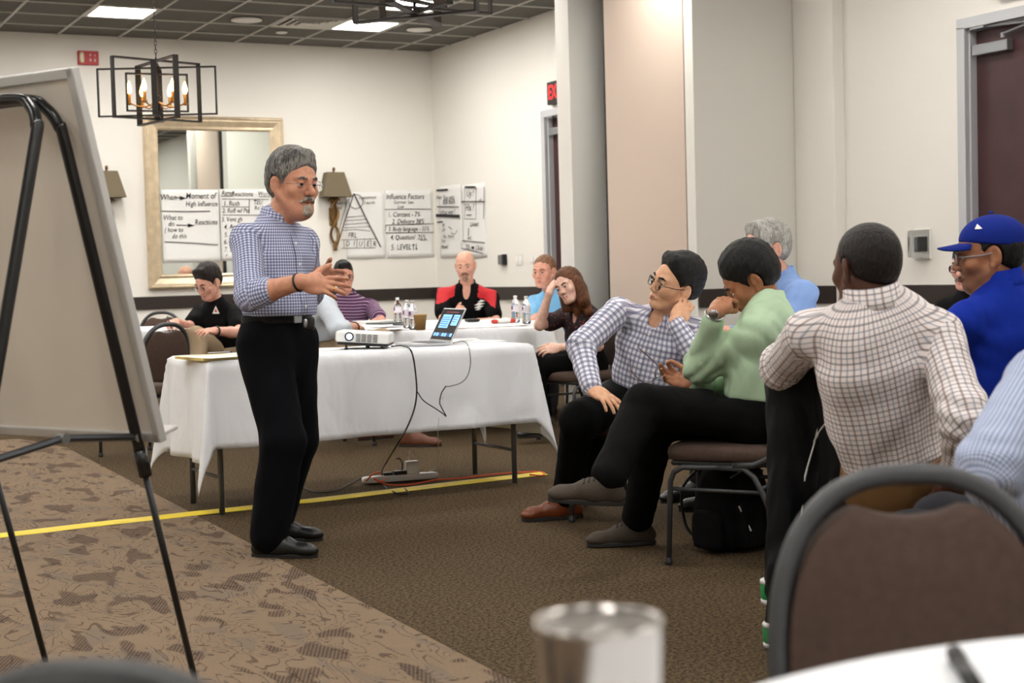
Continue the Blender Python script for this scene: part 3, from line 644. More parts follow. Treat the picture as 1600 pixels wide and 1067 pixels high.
class SDF:
    def __init__(s): s.ops = []; s.lo = np.full(3, 9e9); s.hi = -s.lo
    def _bb(s, pts, r):
        for q in pts: s.lo = np.minimum(s.lo, np.asarray(q)-r); s.hi = np.maximum(s.hi, np.asarray(q)+r)
    def rc(s, a, b, r1, r2=None, k=.02, M=None, sub=False):
        r2 = r1 if r2 is None else r2; s.ops.append(('rc', (np.asarray(a), np.asarray(b), r1, r2, M), k, sub))
        if not sub: s._bb((a, b), max(r1, r2)*(1 if M is None else M[2])+.01)
        return s
    def el(s, c, rad, Rm=None, k=.02, sub=False):
        s.ops.append(('el', (np.asarray(c), rad, Rm), k, sub))
        if not sub: s._bb((c,), max(rad)+.01)
        return s
    def fn(s, f, k=0, mode='int'): s.ops.append(('fn', f, k, mode)); return s
    def ev(s, p):
        p = p.astype(F32); d = np.full(len(p), 9., F32)
        for kind, a, k, sub in s.ops:
            if kind == 'fn':
                v = a(p)
                if sub == 'int': d = -smin(-d, -v, k)
                else: d = d+v
                continue
            v = sd_rc(p, *a) if kind == 'rc' else sd_el(p, *a)
            d = -smin(-d, v, k) if sub else smin(d, v, k)
        return d
    def mesh(s, h, lo=None, hi=None):
        """surface nets on a sparse block grid"""
        lo = (s.lo if lo is None else np.maximum(np.asarray(lo), s.lo))-2*h; hi = (s.hi if hi is None else np.minimum(np.asarray(hi), s.hi))+2*h
        B = 4; nb = np.maximum(1, np.ceil((hi-lo)/(h*B)).astype(int)); n = nb*B+1
        g = np.stack(np.meshgrid(*[np.arange(k) for k in nb], indexing='ij'), -1).reshape(-1, 3)
        cd_ = s.ev(lo+(g+.5)*h*B); act = np.abs(cd_) < h*B*1.35
        D3 = np.empty(n, F32); D3[...] = 1
        cb = np.repeat(np.repeat(np.repeat(cd_.reshape(nb), B, 0), B, 1), B, 2); D3[:-1, :-1, :-1] = cb
        D3[-1], D3[:, -1], D3[:, :, -1] = D3[-2], D3[:, -2], D3[:, :, -2]
        ga = g[act]*B
        off = np.stack(np.meshgrid(*[np.arange(B+1)]*3, indexing='ij'), -1).reshape(-1, 3)
        flag = np.zeros(n, bool); I = (ga[:, None]+off[None]).reshape(-1, 3); flag[I[:, 0], I[:, 1], I[:, 2]] = True
        I = np.argwhere(flag); D3[flag] = s.ev(lo+I*h)
        S = D3 < 0
        cs = [S[i:n[0]-1+i, j:n[1]-1+j, k:n[2]-1+k] for i in (0, 1) for j in (0, 1) for k in (0, 1)]
        cnt = sum(c.astype(np.int8) for c in cs); cell = (cnt > 0) & (cnt < 8)
        ci = np.argwhere(cell); idx = -np.ones(cell.shape, np.int64); idx[cell] = np.arange(len(ci))
        if not len(ci): return np.zeros((0, 3)), np.zeros((0, 4), int)
        acc = np.zeros((len(ci), 3)); num = np.zeros(len(ci))
        cor = np.array([(i, j, k) for i in (0, 1) for j in (0, 1) for k in (0, 1)])
        val = np.stack([D3[ci[:, 0]+c[0], ci[:, 1]+c[1], ci[:, 2]+c[2]] for c in cor], 1).astype(float)
        for a in range(8):
            for b in range(a+1, 8):
                if abs(cor[a]-cor[b]).sum() != 1: continue
                x = (val[:, a] < 0) != (val[:, b] < 0); t = val[x, a]/(val[x, a]-val[x, b]); acc[x] += cor[a]+t[:, None]*(cor[b]-cor[a]); num[x] += 1
        V = lo+(ci+acc/num[:, None])*h; Q = []
        for ax in range(3):
            sl = [slice(1, -1)]*3; sl0 = [slice(1, n[i]-1) for i in range(3)]; sl0[ax] = slice(0, n[ax]-1); sl1 = list(sl0); sl1[ax] = slice(1, n[ax])
            a, b = S[tuple(sl0)], S[tuple(sl1)]
            for flip, msk in ((0, a & ~b), (1, ~a & b)):
                e = np.argwhere(msk)
                for i in range(3):
                    if i != ax: e[:, i] += 1
                if not len(e): continue
                u, v = [i for i in range(3) if i != ax]; du = np.zeros(3, int); du[u] = 1; dv = np.zeros(3, int); dv[v] = 1
                q = [idx[tuple((e-x).T)] for x in (du*0, du, du+dv, dv)]
                q = np.stack(q, 1)
                if (ax == 1) ^ bool(flip): q = q[:, ::-1]
                Q.append(q[(q >= 0).all(1)])
        return V, np.concatenate(Q)
def make_obj(name, V, Q, mats, parent=None, loc=None):
    me = bpy.data.meshes.new(name); loc = np.zeros(3) if loc is None else loc
    me.from_pydata((V-loc).tolist(), [], Q.tolist()); me.polygons.foreach_set('use_smooth', [True]*len(Q)); me.update()
    o = bpy.data.objects.new(name, me); COL.objects.link(o)
    for m in (mats if isinstance(mats, (list, tuple)) else [mats]): me.materials.append(m)
    if parent is not None: o.parent = parent
    return o
def relax(V, Q, it=2, lam=.5):
    for _ in range(it):
        acc = np.zeros_like(V); num = np.zeros(len(V))
        for a, b in ((0, 1), (1, 2), (2, 3), (3, 0)):
            np.add.at(acc, Q[:, a], V[Q[:, b]]); np.add.at(acc, Q[:, b], V[Q[:, a]]); np.add.at(num, Q[:, a], 1); np.add.at(num, Q[:, b], 1)
        V = V+lam*(acc/np.maximum(num, 1)[:, None]-V)
    return V
def garment_uv(o, V, Q, bones):
    """bones: (a, b, radius, front) -> per-face cylindrical cloth coordinates in metres"""
    C = V[Q].mean(1); best = np.full(len(Q), 9e9); bi = np.zeros(len(Q), int)
    for i, (a, b, rad, fr) in enumerate(bones):
        ba = b-a; tt = (C-a)@ba/(ba@ba); t = np.clip(tt, 0, 1); d = np.linalg.norm(C-a-t[:, None]*ba, axis=1)-rad+(np.where(tt < .05, .06, 0) if i else 0)
        m = d < best; best[m] = d[m]; bi[m] = i
    uv = np.zeros((len(Q), 4, 2))
    for i, (a, b, rad, fr) in enumerate(bones):
        m = bi == i
        if not m.any(): continue
        ax = nrm(b-a); f = nrm(fr-ax*(fr@ax)); s = np.cross(ax, f); P = V[Q[m]]-a
        x, y, z = P@s, P@f, P@ax; th = np.arctan2(x, y); c = C[m]-a; tc = np.arctan2(c@s, c@f)
        th = tc[:, None]+(th-tc[:, None]+PI) % (2*PI)-PI
        uv[m, :, 0] = th*rad; uv[m, :, 1] = z
    L = o.data.uv_layers.new(name='UVMap'); L.data.foreach_set('uv', uv.reshape(-1).astype(F32))

# ---- skin, hair and eye materials
def skin(name, rgb, rough=.5):
    if name in MATS: return MATS[name]
    m = mat(name, rgb, rough, spec=.35); t = NT(m); c = t.coords(); a = t.noise(c, 35, 3); a2 = t.noise(c, 300, 2)
    base = lin(rgb); lo = tuple(v*f for v, f in zip(base[:3], (.86, .78, .76)))+(1,)
    col = t.mix(t.ss(a, .35, .7), lo, base)
    at_ = t.n('ShaderNodeAttribute', attribute_name='tone'); sp = t.n('ShaderNodeSeparateColor'); t.link(at_.outputs['Color'], sp.inputs[0])
    col = t.mix(sp.outputs[0], col, tuple(v*f for v, f in zip(base[:3], (.62, .32, .33)))+(1,))
    col = t.mix(t.m('MULTIPLY', sp.outputs[1], .8), col, lin((40, 34, 32)))
    t.link(col, t.b.inputs['Base Color']); t.b.inputs['Subsurface Weight'].default_value = .06; t.b.inputs['Subsurface Radius'].default_value = (.012, .005, .003)
    t.bump(a2, .12, .002); return m
def hairm(name, rgb, rgb2=None, rough=.5):
    if name in MATS: return MATS[name]
    m = mat(name, rgb, rough, spec=.3); t = NT(m); a = t.noise(t.coords('Object', (1, 1, .25)), 110, 3, .6, .8); b = t.noise(t.coords(), 16, 2)
    if rgb2: t.link(t.mix(t.ss(t.m('ADD', t.m('MULTIPLY', a, .6), t.m('MULTIPLY', b, .4)), .4, .62), lin(rgb), lin(rgb2)), t.b.inputs['Base Color'])
    t.bump(a, .9, .01); return m
M_eye = mat('eye_white', (222, 216, 208), .2); M_iris = mat('eye_dark', (30, 22, 18), .15)
M_shoe = mat('black_leather', (12, 12, 13), .38, bump=.08, bscale=90); M_sole = mat('shoe_sole', (30, 28, 27), .7)
M_glassframe = mat('dark_glasses_frame', (28, 24, 26), .3); M_wire = mat('thin_metal_glasses', (120, 112, 100), .3, .8)
M_lens = mat('spectacle_lens', (250, 252, 255), .02, trans=1)
nb_ = M_lens.node_tree.nodes['Principled BSDF']; nb_.inputs['IOR'].default_value = 1.05

def head_sdf(O, Hm, sc=1., female=False, jaw=1., nose=1., fat=0., mouth=0.):
    """Hm columns: right, forward, up (of the person); O between the ears at eye level"""
    P = lambda x, y, z: O+Hm@(np.array([x, y, z])*sc); s = SDF(); r = lambda v: v*sc
    E = lambda a, b, c: tuple(q*sc for q in (a, b, c))
    s.el(P(0, -.018, .040), E(.075, .094, .078), Hm, 0); s.el(P(0, .030, .0), E(.064, .062, .080), Hm, r(.03))
    s.el(P(0, .034, -.062), E(.050*jaw, .050, .046), Hm, r(.03)); s.el(P(0, .064, -.098), E(.022*jaw, .021, .020), Hm, r(.025))
    for q in (-1, 1):
        s.rc(P(q*.058*jaw, -.005, -.045), P(q*.03*jaw, .055, -.098), r(.014+.006*fat), r(.013), r(.03))
        s.el(P(q*.044, .056, -.026), E(.022+.006*fat, .022, .02), Hm, r(.025))
        s.rc(P(q*.012, .086, .019), P(q*.044, .072, .020), r(.0085), r(.008), r(.014))
        s.el(P(q*.031, .094, -.002), E(.017, .014, .0125), Hm, r(.014), sub=True)
    if fat: s.el(P(0, .03, -.105), E(.045, .045, .03+.01*fat), Hm, r(.03))
    s.rc(P(0, .085, .006), P(0, .104*(.6+.4*nose), -.032), r(.0075), r(.0115*nose), r(.014))
    for q in (-1, 1): s.el(P(q*.0125, .094, -.037), E(.0085, .010, .0075), Hm, r(.008)); s.el(P(q*.0075, .099, -.0455), E(.0035, .005, .004), Hm, r(.003), sub=True)
    dz = -.004*mouth
    for q in (-1, 1):
        s.rc(P(0, .0925, -.063), P(q*.023, .081, -.066), r(.0055), r(.003), r(.006)); s.rc(P(0, .0905, -.073+dz), P(q*.021, .081, -.068+dz*.5), r(.0065), r(.003), r(.006))
    s.rc(P(-.02, .090, -.0675+dz*.5), P(.02, .090, -.0675+dz*.5), r(.0022+.003*mouth), None, r(.004), sub=True)
    s.rc(P(0, .094, -.046), P(0, .092, -.058), r(.003), None, r(.006), sub=True)
    for q in (-1, 1):                         # ears
        Re = Hm@rotz(q*.45)@roty(q*.12)
        s.el(P(q*.0795, -.014, -.006), E(.0075, .020, .034), Re, r(.006)); s.el(P(q*.0875, -.008, -.002), E(.006, .011, .019), Re, r(.004), sub=True); s.el(P(q*.074, -.004, -.034), E(.007, .009, .011), Hm, r(.006))
    for q in (-1, 1):                         # eyelids
        s.el(P(q*.031, .0765, .0046), E(.0155, .0120, .0065), Hm, r(.003)); s.el(P(q*.031, .0765, -.0088), E(.015, .0104, .0045), Hm, r(.003))
    return s, P
def hair_sdf(O, Hm, sc, style):
    P = lambda x, y, z: O+Hm@(np.array([x, y, z])*sc); E = lambda a, b, c: tuple(q*sc for q in (a, b, c)); r = lambda v: v*sc; s = SDF()
    th = style.get('thick', .010); top = style.get('top', th)
    s.el(P(0, -.020, .040+top*.5), E(.075+th, .096+th, .078+top), Hm, 0)
    s.el(P(0, -.03, .0), E(.072+th*.8, .078+th, .075), Hm, r(.03))
    if style.get('quiff'): s.rc(P(-.03, .052, .098+top*.5), P(.035, .056, .094+top*.5), r(.02), None, r(.03))
    a, b = style.get('line', (.012, .72)); ylim = style.get('ylim', .085)
    up = Hm[:, 2]; fw = Hm[:, 1]; rt = Hm[:, 0]
    def cut(p):
        q = (p-O.astype(F32))/sc; x, y, z = q@rt, q@fw, q@up
        line = np.minimum(a-.026+np.where(y > .012, 1.15*(y-.012), .62*(y-.012)), .078+a*.3)
        line = line+np.clip(.045-np.abs(x), 0, .05)*np.where(y > .03, style.get('front', .25), 0)
        d = np.maximum((line-z)*.8, y-ylim)
        ear = np.sqrt(((np.abs(x)-.085)/.04)**2+((y+.010)/.027)**2+((z+.010)/.040)**2)-1
        s.taper = np.clip((d+.03)/.03, 0, 1)
        return (np.maximum(d, -ear*.03) if style.get('ears', True) else d).astype(F32)*sc
    def nz(p):
        q = (p-O.astype(F32))@Hm.astype(F32); amp = style.get('rough', .0015)
        return (amp*(np.sin(q[:, 0]*160+q[:, 1]*60)*np.sin(q[:, 1]*110+1)+np.sin(q[:, 2]*190+q[:, 0]*90+q[:, 1]*70)*.6)).astype(F32)
    def thin(p): cut(p); return (s.taper**2*max(0, th-.003)*.9*sc).astype(F32)
    s.fn(nz, 0, 'add'); s.fn(thin, 0, 'add'); s.fn(cut, r(.006), 'int'); return s

def hand_sdf(s, W, Hf, side, curl=(.3, .35, .4, .45), spread=.12, thumb=(.7, .35), sc=1., tcurl=.3):
    """W wrist; Hf columns: thumbward, fingers, back of the hand (dorsal). side only documents which hand it is"""
    P = lambda x, y, z: W+Hf@(np.array([x, y, z])*sc); r = lambda v: v*sc; E = lambda a, b, c: tuple(q*sc for q in (a, b, c))
    s.el(P(-.002, .045, 0), E(.040, .052, .0145), Hf, r(.012)); s.rc(P(.022, .03, -.004), P(.03, .055, -.006), r(.015), r(.012), r(.012)); s.rc(P(0, -.01, 0), P(0, .03, 0), r(.023), r(.024), r(.02)); s.rc(P(-.024, .02, -.004), P(-.026, .06, -.003), r(.014), r(.012), r(.01))
    tips = []
    for i, (bx, by, ln) in enumerate(((.028, .086, .074), (.0095, .091, .082), (-.010, .088, .076), (-.028, .080, .060))):
        sp = spread*(1.4-i)*.8; c = curl[i]; base = np.array([bx, by, .002]); ang = 0; prev = base; rad = (.0092, .0095, .009, .0078)[i]
        for j, (f, cc) in enumerate(((.48, .75), (.30, 1.0), (.24, .7))):
            ang += c*cc; d = np.array([math.sin(sp)*math.cos(ang), math.cos(sp)*math.cos(ang), -math.sin(ang)]); nx = prev+d*ln*f
            s.rc(P(*prev), P(*nx), r(rad*(1-.07*j)), r(rad*(1-.07*(j+1))), r(.004 if j else .008)); prev = nx
        tips.append(P(*prev))
    a, dn = thumb; b0 = np.array([.026, .028, -.006]); d1 = nrm(np.array([math.sin(a), math.cos(a), -dn])); m1 = b0+d1*.042; d2 = nrm(d1+np.array([-tcurl, tcurl*.8, -.15])); m2 = m1+d2*.032; d3 = nrm(d2+np.array([-tcurl*.5, tcurl*.5, -.1])); m3 = m2+d3*.024
    s.rc(P(*b0), P(*m1), r(.0145), r(.0115), r(.012)); s.rc(P(*m1), P(*m2), r(.0112), r(.0102), r(.004)); s.rc(P(*m2), P(*m3), r(.0102), r(.0082), r(.004))
    return tips
def reach(px, py, frm, L, near):
    """point on the sight line of a pixel at distance L from frm (bone length kept)"""
    k = ray(px, py); q = CAM-frm; a = k@k; b = 2*k@q; c = q@q-L*L; dsc = b*b-4*a*c
    if dsc <= 0:
        P = CAM+k*(-b/(2*a)); return frm+nrm(P-frm)*L
    t = (-b+(-1 if near else 1)*math.sqrt(dsc))/(2*a); return CAM+k*t
def pt(v, frm=None, L=None):
    if isinstance(v, np.ndarray): return v
    if frm is not None and len(v) == 3 and isinstance(v[2], str): return reach(v[0], v[1], frm, L, v[2] == 'n')
    return at(*v)

def person(label, sp):
    """sp: pose in joints (pixel + depth or bone-reach), look and clothes"""
    sc = sp.get('sc', 1.); g = lambda k, d=None: sp.get(k, d)
    TF = nrm(sp['face_t'])                                  # torso facing (world)
    pel, nb = pt(sp['pelvis']), pt(sp['neck']); ax = nrm(nb-pel); TF = nrm(TF-ax*(TF@ax)); TR = np.cross(TF, ax)      # person's right
    LT = np.linalg.norm(nb-pel); sw, hw = g('sw', .185)*sc, .085*sc
    sh = {}; fat = g('fat', 0.); BR = g('br', 1.)
    sh['r'] = pt(sp['sh_r']) if 'sh_r' in sp else nb-ax*.085*sc+TR*sw; sh['l'] = pt(sp['sh_l']) if 'sh_l' in sp else nb-ax*.085*sc-TR*sw
    hip = {'r': pel+TR*hw, 'l': pel-TR*hw}; el, wr, kn, an = {}, {}, {}, {}
    TH = nrm(np.array([TF[0], TF[1], 0])); UP = np.array([0, 0, 1.])
    for s in 'rl':
        q = TR if s == 'r' else -TR
        el[s] = pt(sp['el_'+s], sh[s], .30*sc) if 'el_'+s in sp else sh[s]-UP*.27*sc+TF*.10+q*.05
        wr[s] = pt(sp['wr_'+s], el[s], .255*sc) if 'wr_'+s in sp else el[s]+TH*.235*sc-q*.06+UP*.02
        if 'kn_'+s in sp:
            kn[s] = pt(sp['kn_'+s], hip[s], .43*sc); an[s] = pt(sp['an_'+s], kn[s], .41*sc)
        elif 'an_'+s in sp:                        # two-bone leg, knee bending forwards
            an[s] = pt(sp['an_'+s]); v = an[s]-hip[s]; l1, l2 = .43*sc, .41*sc; dl = min(np.linalg.norm(v), (l1+l2)*.998); v = nrm(v); aa = (l1*l1-l2*l2+dl*dl)/(2*dl); hh_ = math.sqrt(max(0, l1*l1-aa*aa)); pole = nrm(TH-v*(TH@v)); kn[s] = hip[s]+v*aa+pole*hh_; an[s] = hip[s]+v*dl
        else:
            LH = nrm(g('leg_face', TH)); kn[s] = hip[s]+LH*.40*sc+q*.05; kn[s][2] = .50*sc; an[s] = kn[s]+LH*.03; an[s][2] = .088*sc
    O = pt(sp['head']); hf = nrm(sp['face']); hu = nrm(g('hup', np.array([0, 0, 1.]))); Hm = frame(y=hf, z=hu); hs = g('hs', 1.)*.98
    base = np.array([pel[0], pel[1], 0.])
    if g('dbg'):
        print(label[:30], 'torso %.2f' % LT, 'ua %.2f %.2f' % tuple(np.linalg.norm(el[s]-sh[s]) for s in 'rl'), 'fa %.2f %.2f' % tuple(np.linalg.norm(wr[s]-el[s]) for s in 'rl'), 'th %.2f %.2f' % tuple(np.linalg.norm(kn[s]-hip[s]) for s in 'rl'), 'sh %.2f %.2f' % tuple(np.linalg.norm(an[s]-kn[s]) for s in 'rl'), 'neck-head %.2f' % np.linalg.norm(O-nb), 'pelz %.2f nbz %.2f headz %.2f' % (pel[2], nb[2], O[2]), 'ank', round(an['r'][2], 2), round(an['l'][2], 2))
    # ---------------- squash frame of the torso (flatter front to back)
    fl = g('flat', .72); B3 = np.stack([TR, TF/fl, ax]); Msq = (B3, .85, 1.)
    wst = pel+ax*LT*.38+TF*.012; chs = pel+ax*LT*.72; belly = pel+ax*LT*.30+TF*(.02+.05*fat)
    hd, P = head_sdf(O, Hm, hs, g('female', False), g('jaw', 1.), g('nose', 1.), g('cheek', 0.), g('mouth', 0.))
    nk = .052*sc*g('nk', 1.)
    hd.rc(P(0, -.022, -.05), nb-ax*.03, nk, nk*1.12, .03)
    S_ = hd                                                     # the whole body continues from the head
    sk = skin('skin_%d_%d_%d' % sp['skin'], sp['skin'])
    nops_head = len(S_.ops)
    sl = g('slim', .016)
    for (a, b, r1, r2) in ((pel, wst, .150*BR*sc-sl, .135*BR*sc-sl), (wst, chs, .135*BR*sc-sl, .150*BR*sc-sl), (chs, nb-ax*.06, .150*BR*sc-sl, .09*sc-sl)): S_.rc(a, b, r1, r2, .05, Msq)
    ff = g('fore', (.043, .029)); tips = {}
    hands = {}
    for s in 'rl':
        S_.rc(nb-ax*.04, sh[s], .05*sc-sl*.5, .055*sc-sl*.6, .04); S_.rc(sh[s], el[s], .052*sc-sl*.5, .043*sc-sl*.2, .03); S_.rc(el[s], el[s]+(wr[s]-el[s])*.35, .041*sc, ff[0]*sc, .015); S_.rc(el[s]+(wr[s]-el[s])*.35, wr[s], ff[0]*sc, ff[1]*sc, .015)
        S_.rc(hip[s], kn[s], .075*sc-sl, .055*sc-sl*.7, .04); S_.rc(kn[s], an[s], .053*sc-sl*.6, .036*sc, .03)
    body_ops = list(S_.ops); blo, bhi = S_.lo.copy(), S_.hi.copy()
    for s in 'rl':
        hspec = g('hand_'+s) or dict(dir=nrm(wr[s]-el[s]), back=nrm(np.array([0, 0, 1.])+.01*TF))
        fdir = hspec['dir'] if isinstance(hspec['dir'], np.ndarray) else nrm(pt(hspec['dir'], wr[s], .17*sc)-wr[s])
        dors = nrm(hspec['back']); y = nrm(fdir); x = np.cross(y, dors) if s == 'l' else np.cross(dors, y); x = nrm(x); z = nrm(dors-y*(dors@y))
        Hf = np.stack([x, y, z], 1)
        n0 = len(S_.ops); hands[s] = (wr[s]+y*.012, Hf, hspec); S_.hi, S_.lo = S_.hi, S_.lo
        tips[s] = hand_sdf(S_, wr[s]+y*.012, Hf, s, hspec.get('curl', (.3, .35, .4, .45)), hspec.get('spread', .12), hspec.get('thumb', (.7, .35)), sc*hspec.get('sc', 1.), hspec.get('tcurl', .3))
    # ---------------- body mesh: fine head and hands, coarser elsewhere, one object
    allV, allQ, nV = [], [], 0
    boxes = []
    hb = .165*hs; boxes.append((O-np.array([hb, hb, .17*hs]), O+np.array([hb, hb, .16*hs]), g('hres', .0036)))
    if g('hres', .0036) <= 0: boxes.pop()
    for s in hands:
        W, Hf, hspec = hands[s]; c = W+Hf[:, 1]*.07*sc; boxes.append((c-.135*sc, c+.135*sc, g('handres', .0038)))
    full = SDF(); full.ops = S_.ops; full.lo, full.hi = S_.lo, S_.hi
    for (l, h_, res) in boxes:
        V, Q = full.mesh(res, l, h_)
        C = V[Q].mean(1) if len(Q) else np.zeros((0, 3)); keep = ((C >= l) & (C <= h_)).all(1)
        for (l2, h2, r2) in boxes:
            if (l2 is l): break
            keep &= ~((C >= l2) & (C <= h2)).all(1)
        allV.append(V); allQ.append(Q[keep]+nV); nV += len(V)
    V, Q = full.mesh(g('bres', .016)); C = V[Q].mean(1); keep = np.ones(len(Q), bool)
    for (l, h_, res) in boxes: keep &= ~((C >= l+.004) & (C <= h_-.004)).all(1)
    allV.append(V); allQ.append(Q[keep]+nV); V = np.concatenate(allV); Q = np.concatenate(allQ)
    used = np.zeros(len(V), bool); used[Q.reshape(-1)] = True; mp = np.cumsum(used)-1; V, Q = V[used], mp[Q]
    body = make_obj('person', V, Q, sk, None, base); body.location = tuple(base); tag(body, label, 'person')
    L = (V-O)@Hm/hs; tone = np.zeros((len(V), 4), F32); tone[:, 3] = 1
    tone[:, 0] = np.clip(1-np.sqrt((L[:, 0]/.024)**2+((L[:, 2]+.068)/.0095)**2+((L[:, 1]-.088)/.014)**2)**3*.9, 0, 1)*g('lips', .75)
    if g('stubble'):
        d = np.clip((-.030-L[:, 2])/.02, 0, 1)*np.clip((L[:, 1]+.0)/.03, 0, 1)*np.clip((L[:, 2]+.135)/.02, 0, 1)
        tone[:, 1] = d*g('stubble')
    if g('buzz'):
        lnz = .02+.72*L[:, 1]-np.where(L[:, 1] < -.02, .55*np.abs(L[:, 1]+.02), 0); tone[:, 1] = np.maximum(tone[:, 1], np.clip((L[:, 2]-lnz)/.012, 0, 1)*(L[:, 2] > -.09)*g('buzz'))
    ca = body.data.color_attributes.new('tone', 'FLOAT_COLOR', 'POINT'); ca.data.foreach_set('color', tone.reshape(-1))
    par = lambda name, V, Q, m, p=body: make_obj(name, V, Q, m, p, base)
    # ---------------- eyes and brows
    if g('eyes', True):
        for q in (-1, 1):
            m = MB(); R3 = Hm@rotx(g('gaze', -.05)); er = .0118*hs
            prof = [(er*math.sin(a), -er*math.cos(a)) for a in np.linspace(PI, 0, 13)]
            prof = [(max(r_, 1e-4), -z) for r_, z in prof]
            m.lathe(prof, 14, P(q*.031, .0765, -.002)-base, R3@np.stack([[1, 0, 0], [0, 0, -1.], [0, 1, 0]], 1).astype(float)@np.diag([1, 1, 1]))
            Vv = np.concatenate(m.v); yy = (Vv-(P(q*.031, .0765, -.002)-base))@Hm[:, 1]
            m.mi = [1 if np.mean(yy[list(f)]) > er*.77 else 0 for f in m.f]
            m.build('eye', [M_eye, M_iris], body, smooth=True)
            if 'brow' in sp:
                b = SDF(); b.rc(P(q*.016, .0945, .0205), P(q*.034, .090, .0245), .0042*hs, .0045*hs, .004); b.rc(P(q*.034, .090, .0245), P(q*.048, .0785, .020), .0045*hs, .0025*hs, .004); Vb, Qb = b.mesh(.0028); par('eyebrow', Vb, Qb, hairm(*sp['brow']))
    # ---------------- hair
    if g('hair'):
        hh = hair_sdf(O, Hm, hs, sp['hair']); 
        for (a, b, r1, r2) in sp['hair'].get('locks', ()): hh.ops.append(('rc', (P(*a), P(*b), r1, r2, None), .03, False)); hh._bb((P(*a), P(*b)), max(r1, r2))
        Vh, Qh = hh.mesh(g('hairres', .0048)); par('hair', relax(Vh, Qh, 1), Qh, hairm(*sp['hair']['mat']))
    if g('beard'):
        for nme, segs in sp['beard'].items():
            if nme == 'mat': continue
            b = SDF()
            for (a, c, r1, r2) in segs: b.rc(P(*a), P(*c), r1*hs, r2*hs, .008)
            b.fn(lambda p: (.0008*np.sin(p[:, 0]*700)*np.sin(p[:, 2]*500)).astype(F32), 0, 'add'); Vb, Qb = b.mesh(.003); par(nme, Vb, Qb, hairm(*sp['beard']['mat']))
    # ---------------- glasses
    if g('glasses'):
        gm, gw, ghh, rim, th = sp['glasses']; m = MB(); lens = MB()
        for q in (-1, 1):
            ring = [P(q*(.033+gw*math.copysign(abs(math.cos(a))**.7, math.cos(a))), .104-.012*abs(math.cos(a))*(1 if q*math.cos(a) > 0 else .1)*1.0, -.006+ghh*math.copysign(abs(math.sin(a))**.75, math.sin(a)))-base for a in np.linspace(0, 2*PI, 24, endpoint=False)]
            if rim: m.tube(ring, th, 6, closed=True)
            c0 = np.mean(ring, 0); lens.add(ring+[c0], [(i, (i+1) % 24, 24) for i in range(24)])
            m.tube([P(q*(.033+gw), .094, -.001)-base, P(q*.077, .03, .0)-base, P(q*.080, -.012, .006)-base, P(q*.078, -.03, -.012)-base], th, 6)
        m.tube([P(-.011, .105, -.002)-base, P(0, .108, .001)-base, P(.011, .105, -.002)-base], th, 6)
        go = m.build('glasses', gm, body, smooth=True); lens.build('lens', M_lens, go, smooth=True, solid=.0012)
    # ---------------- trousers
    tr = sp['trousers']; T = SDF(); tw = g('tw', 1.); pw = .150*BR*sc+.006+g('hipw', 0)
    T.rc(pel-ax*.01, pel+ax*LT*g('waist', .26), pw, .142*BR*sc+.004+.01*fat, .04, Msq)
    for s in 'rl':
        T.rc(hip[s], kn[s], .092*sc*tw, .074*sc*tw, .05); T.rc(kn[s], an[s]-(an[s]-kn[s])*g('hemup', .06), .072*sc*tw, g('flare', .060)*sc*tw, .03)
    lp = nb*0+pel; seedp = rng.uniform(0, 6, 3)
    def wrinkle(amp, fr):
        sd = rng.uniform(0, 6, 4); dirs = [nrm(rng.normal(size=3)) for _ in range(3)]
        def f(p):
            q = (p-base.astype(F32)); v = 0
            for i, d_ in enumerate(dirs): v = v+np.sin(q@(d_*fr*(1+.6*i)).astype(F32)+sd[i]+1.5*np.sin(q@(dirs[(i+1) % 3]*fr*.5).astype(F32)))/(1+.5*i)
            return (v*amp).astype(F32)
        return f
    wt = ax; zc = pel+ax*LT*g('waist', .26)
    def axr(p): q = p-pel.astype(F32); return np.sqrt(np.maximum((q*q).sum(1)-(q@ax.astype(F32))**2, 0))
    T.fn(lambda p: np.minimum((p-zc.astype(F32))@ax.astype(F32), .21*BR*sc-axr(p)).astype(F32), .004, 'int'); T.fn(wrinkle(.0022, 34), 0, 'add')
    Vt, Qt = T.mesh(g('cres', .0125)); to = par('trousers', relax(Vt, Qt, 1), Qt, tr)
    if g('belt'):
        m = MB(); wv = zc-ax*.018
        ring = []
        for a in np.linspace(0, 2*PI, 40, endpoint=False):
            d_ = TR*math.cos(a)+TF*math.sin(a)*fl; ring.append(wv-base+d_*(pw+.004+.002*fat)*.99)
        V2 = []; 
        for p_ in ring:
            o_ = nrm(p_-(wv-base)); V2 += [p_-ax*.019, p_+o_*.004-ax*.017, p_+o_*.004+ax*.017, p_+ax*.019]
        m.add(V2, [(i*4+j, ((i+1) % 40)*4+j, ((i+1) % 40)*4+j+1, i*4+j+1) for i in range(40) for j in range(3)]); be = m.build('belt', sp['belt'], to, smooth=False)
        fr_ = wv-base+TF*fl*(pw+.008)
        if g('buckle', True): MB().box(fr_, (.045, .008, .038), R=np.stack([TR, TF, ax], 1)).build('buckle', M_chrome, be, bevel=.003)
    # ---------------- shirt
    C_ = SDF(); inf = g('inf', .012)
    C_.rc(pel+ax*LT*g('hem', .16), wst, .147*BR*sc+inf*.5+.01*fat, .140*BR*sc+inf, .06, Msq); C_.rc(wst, chs, .140*BR*sc+inf, .150*BR*sc+inf, .06, Msq); C_.rc(chs, nb-ax*.075*sc, .150*BR*sc+inf, .085*sc, .06, Msq)
    if fat: C_.el(belly, (.13*sc, .10*sc*(.7+.5*fat), .13*sc), np.stack([TR, TF, ax], 1), .07)
    C_.rc(nb-ax*.05, nb+nrm(O-nb)*.012, nk+.012, nk+.008, .035)
    slv = g('sleeve', 1.); bones = [(pel, nb, .16, TF)]
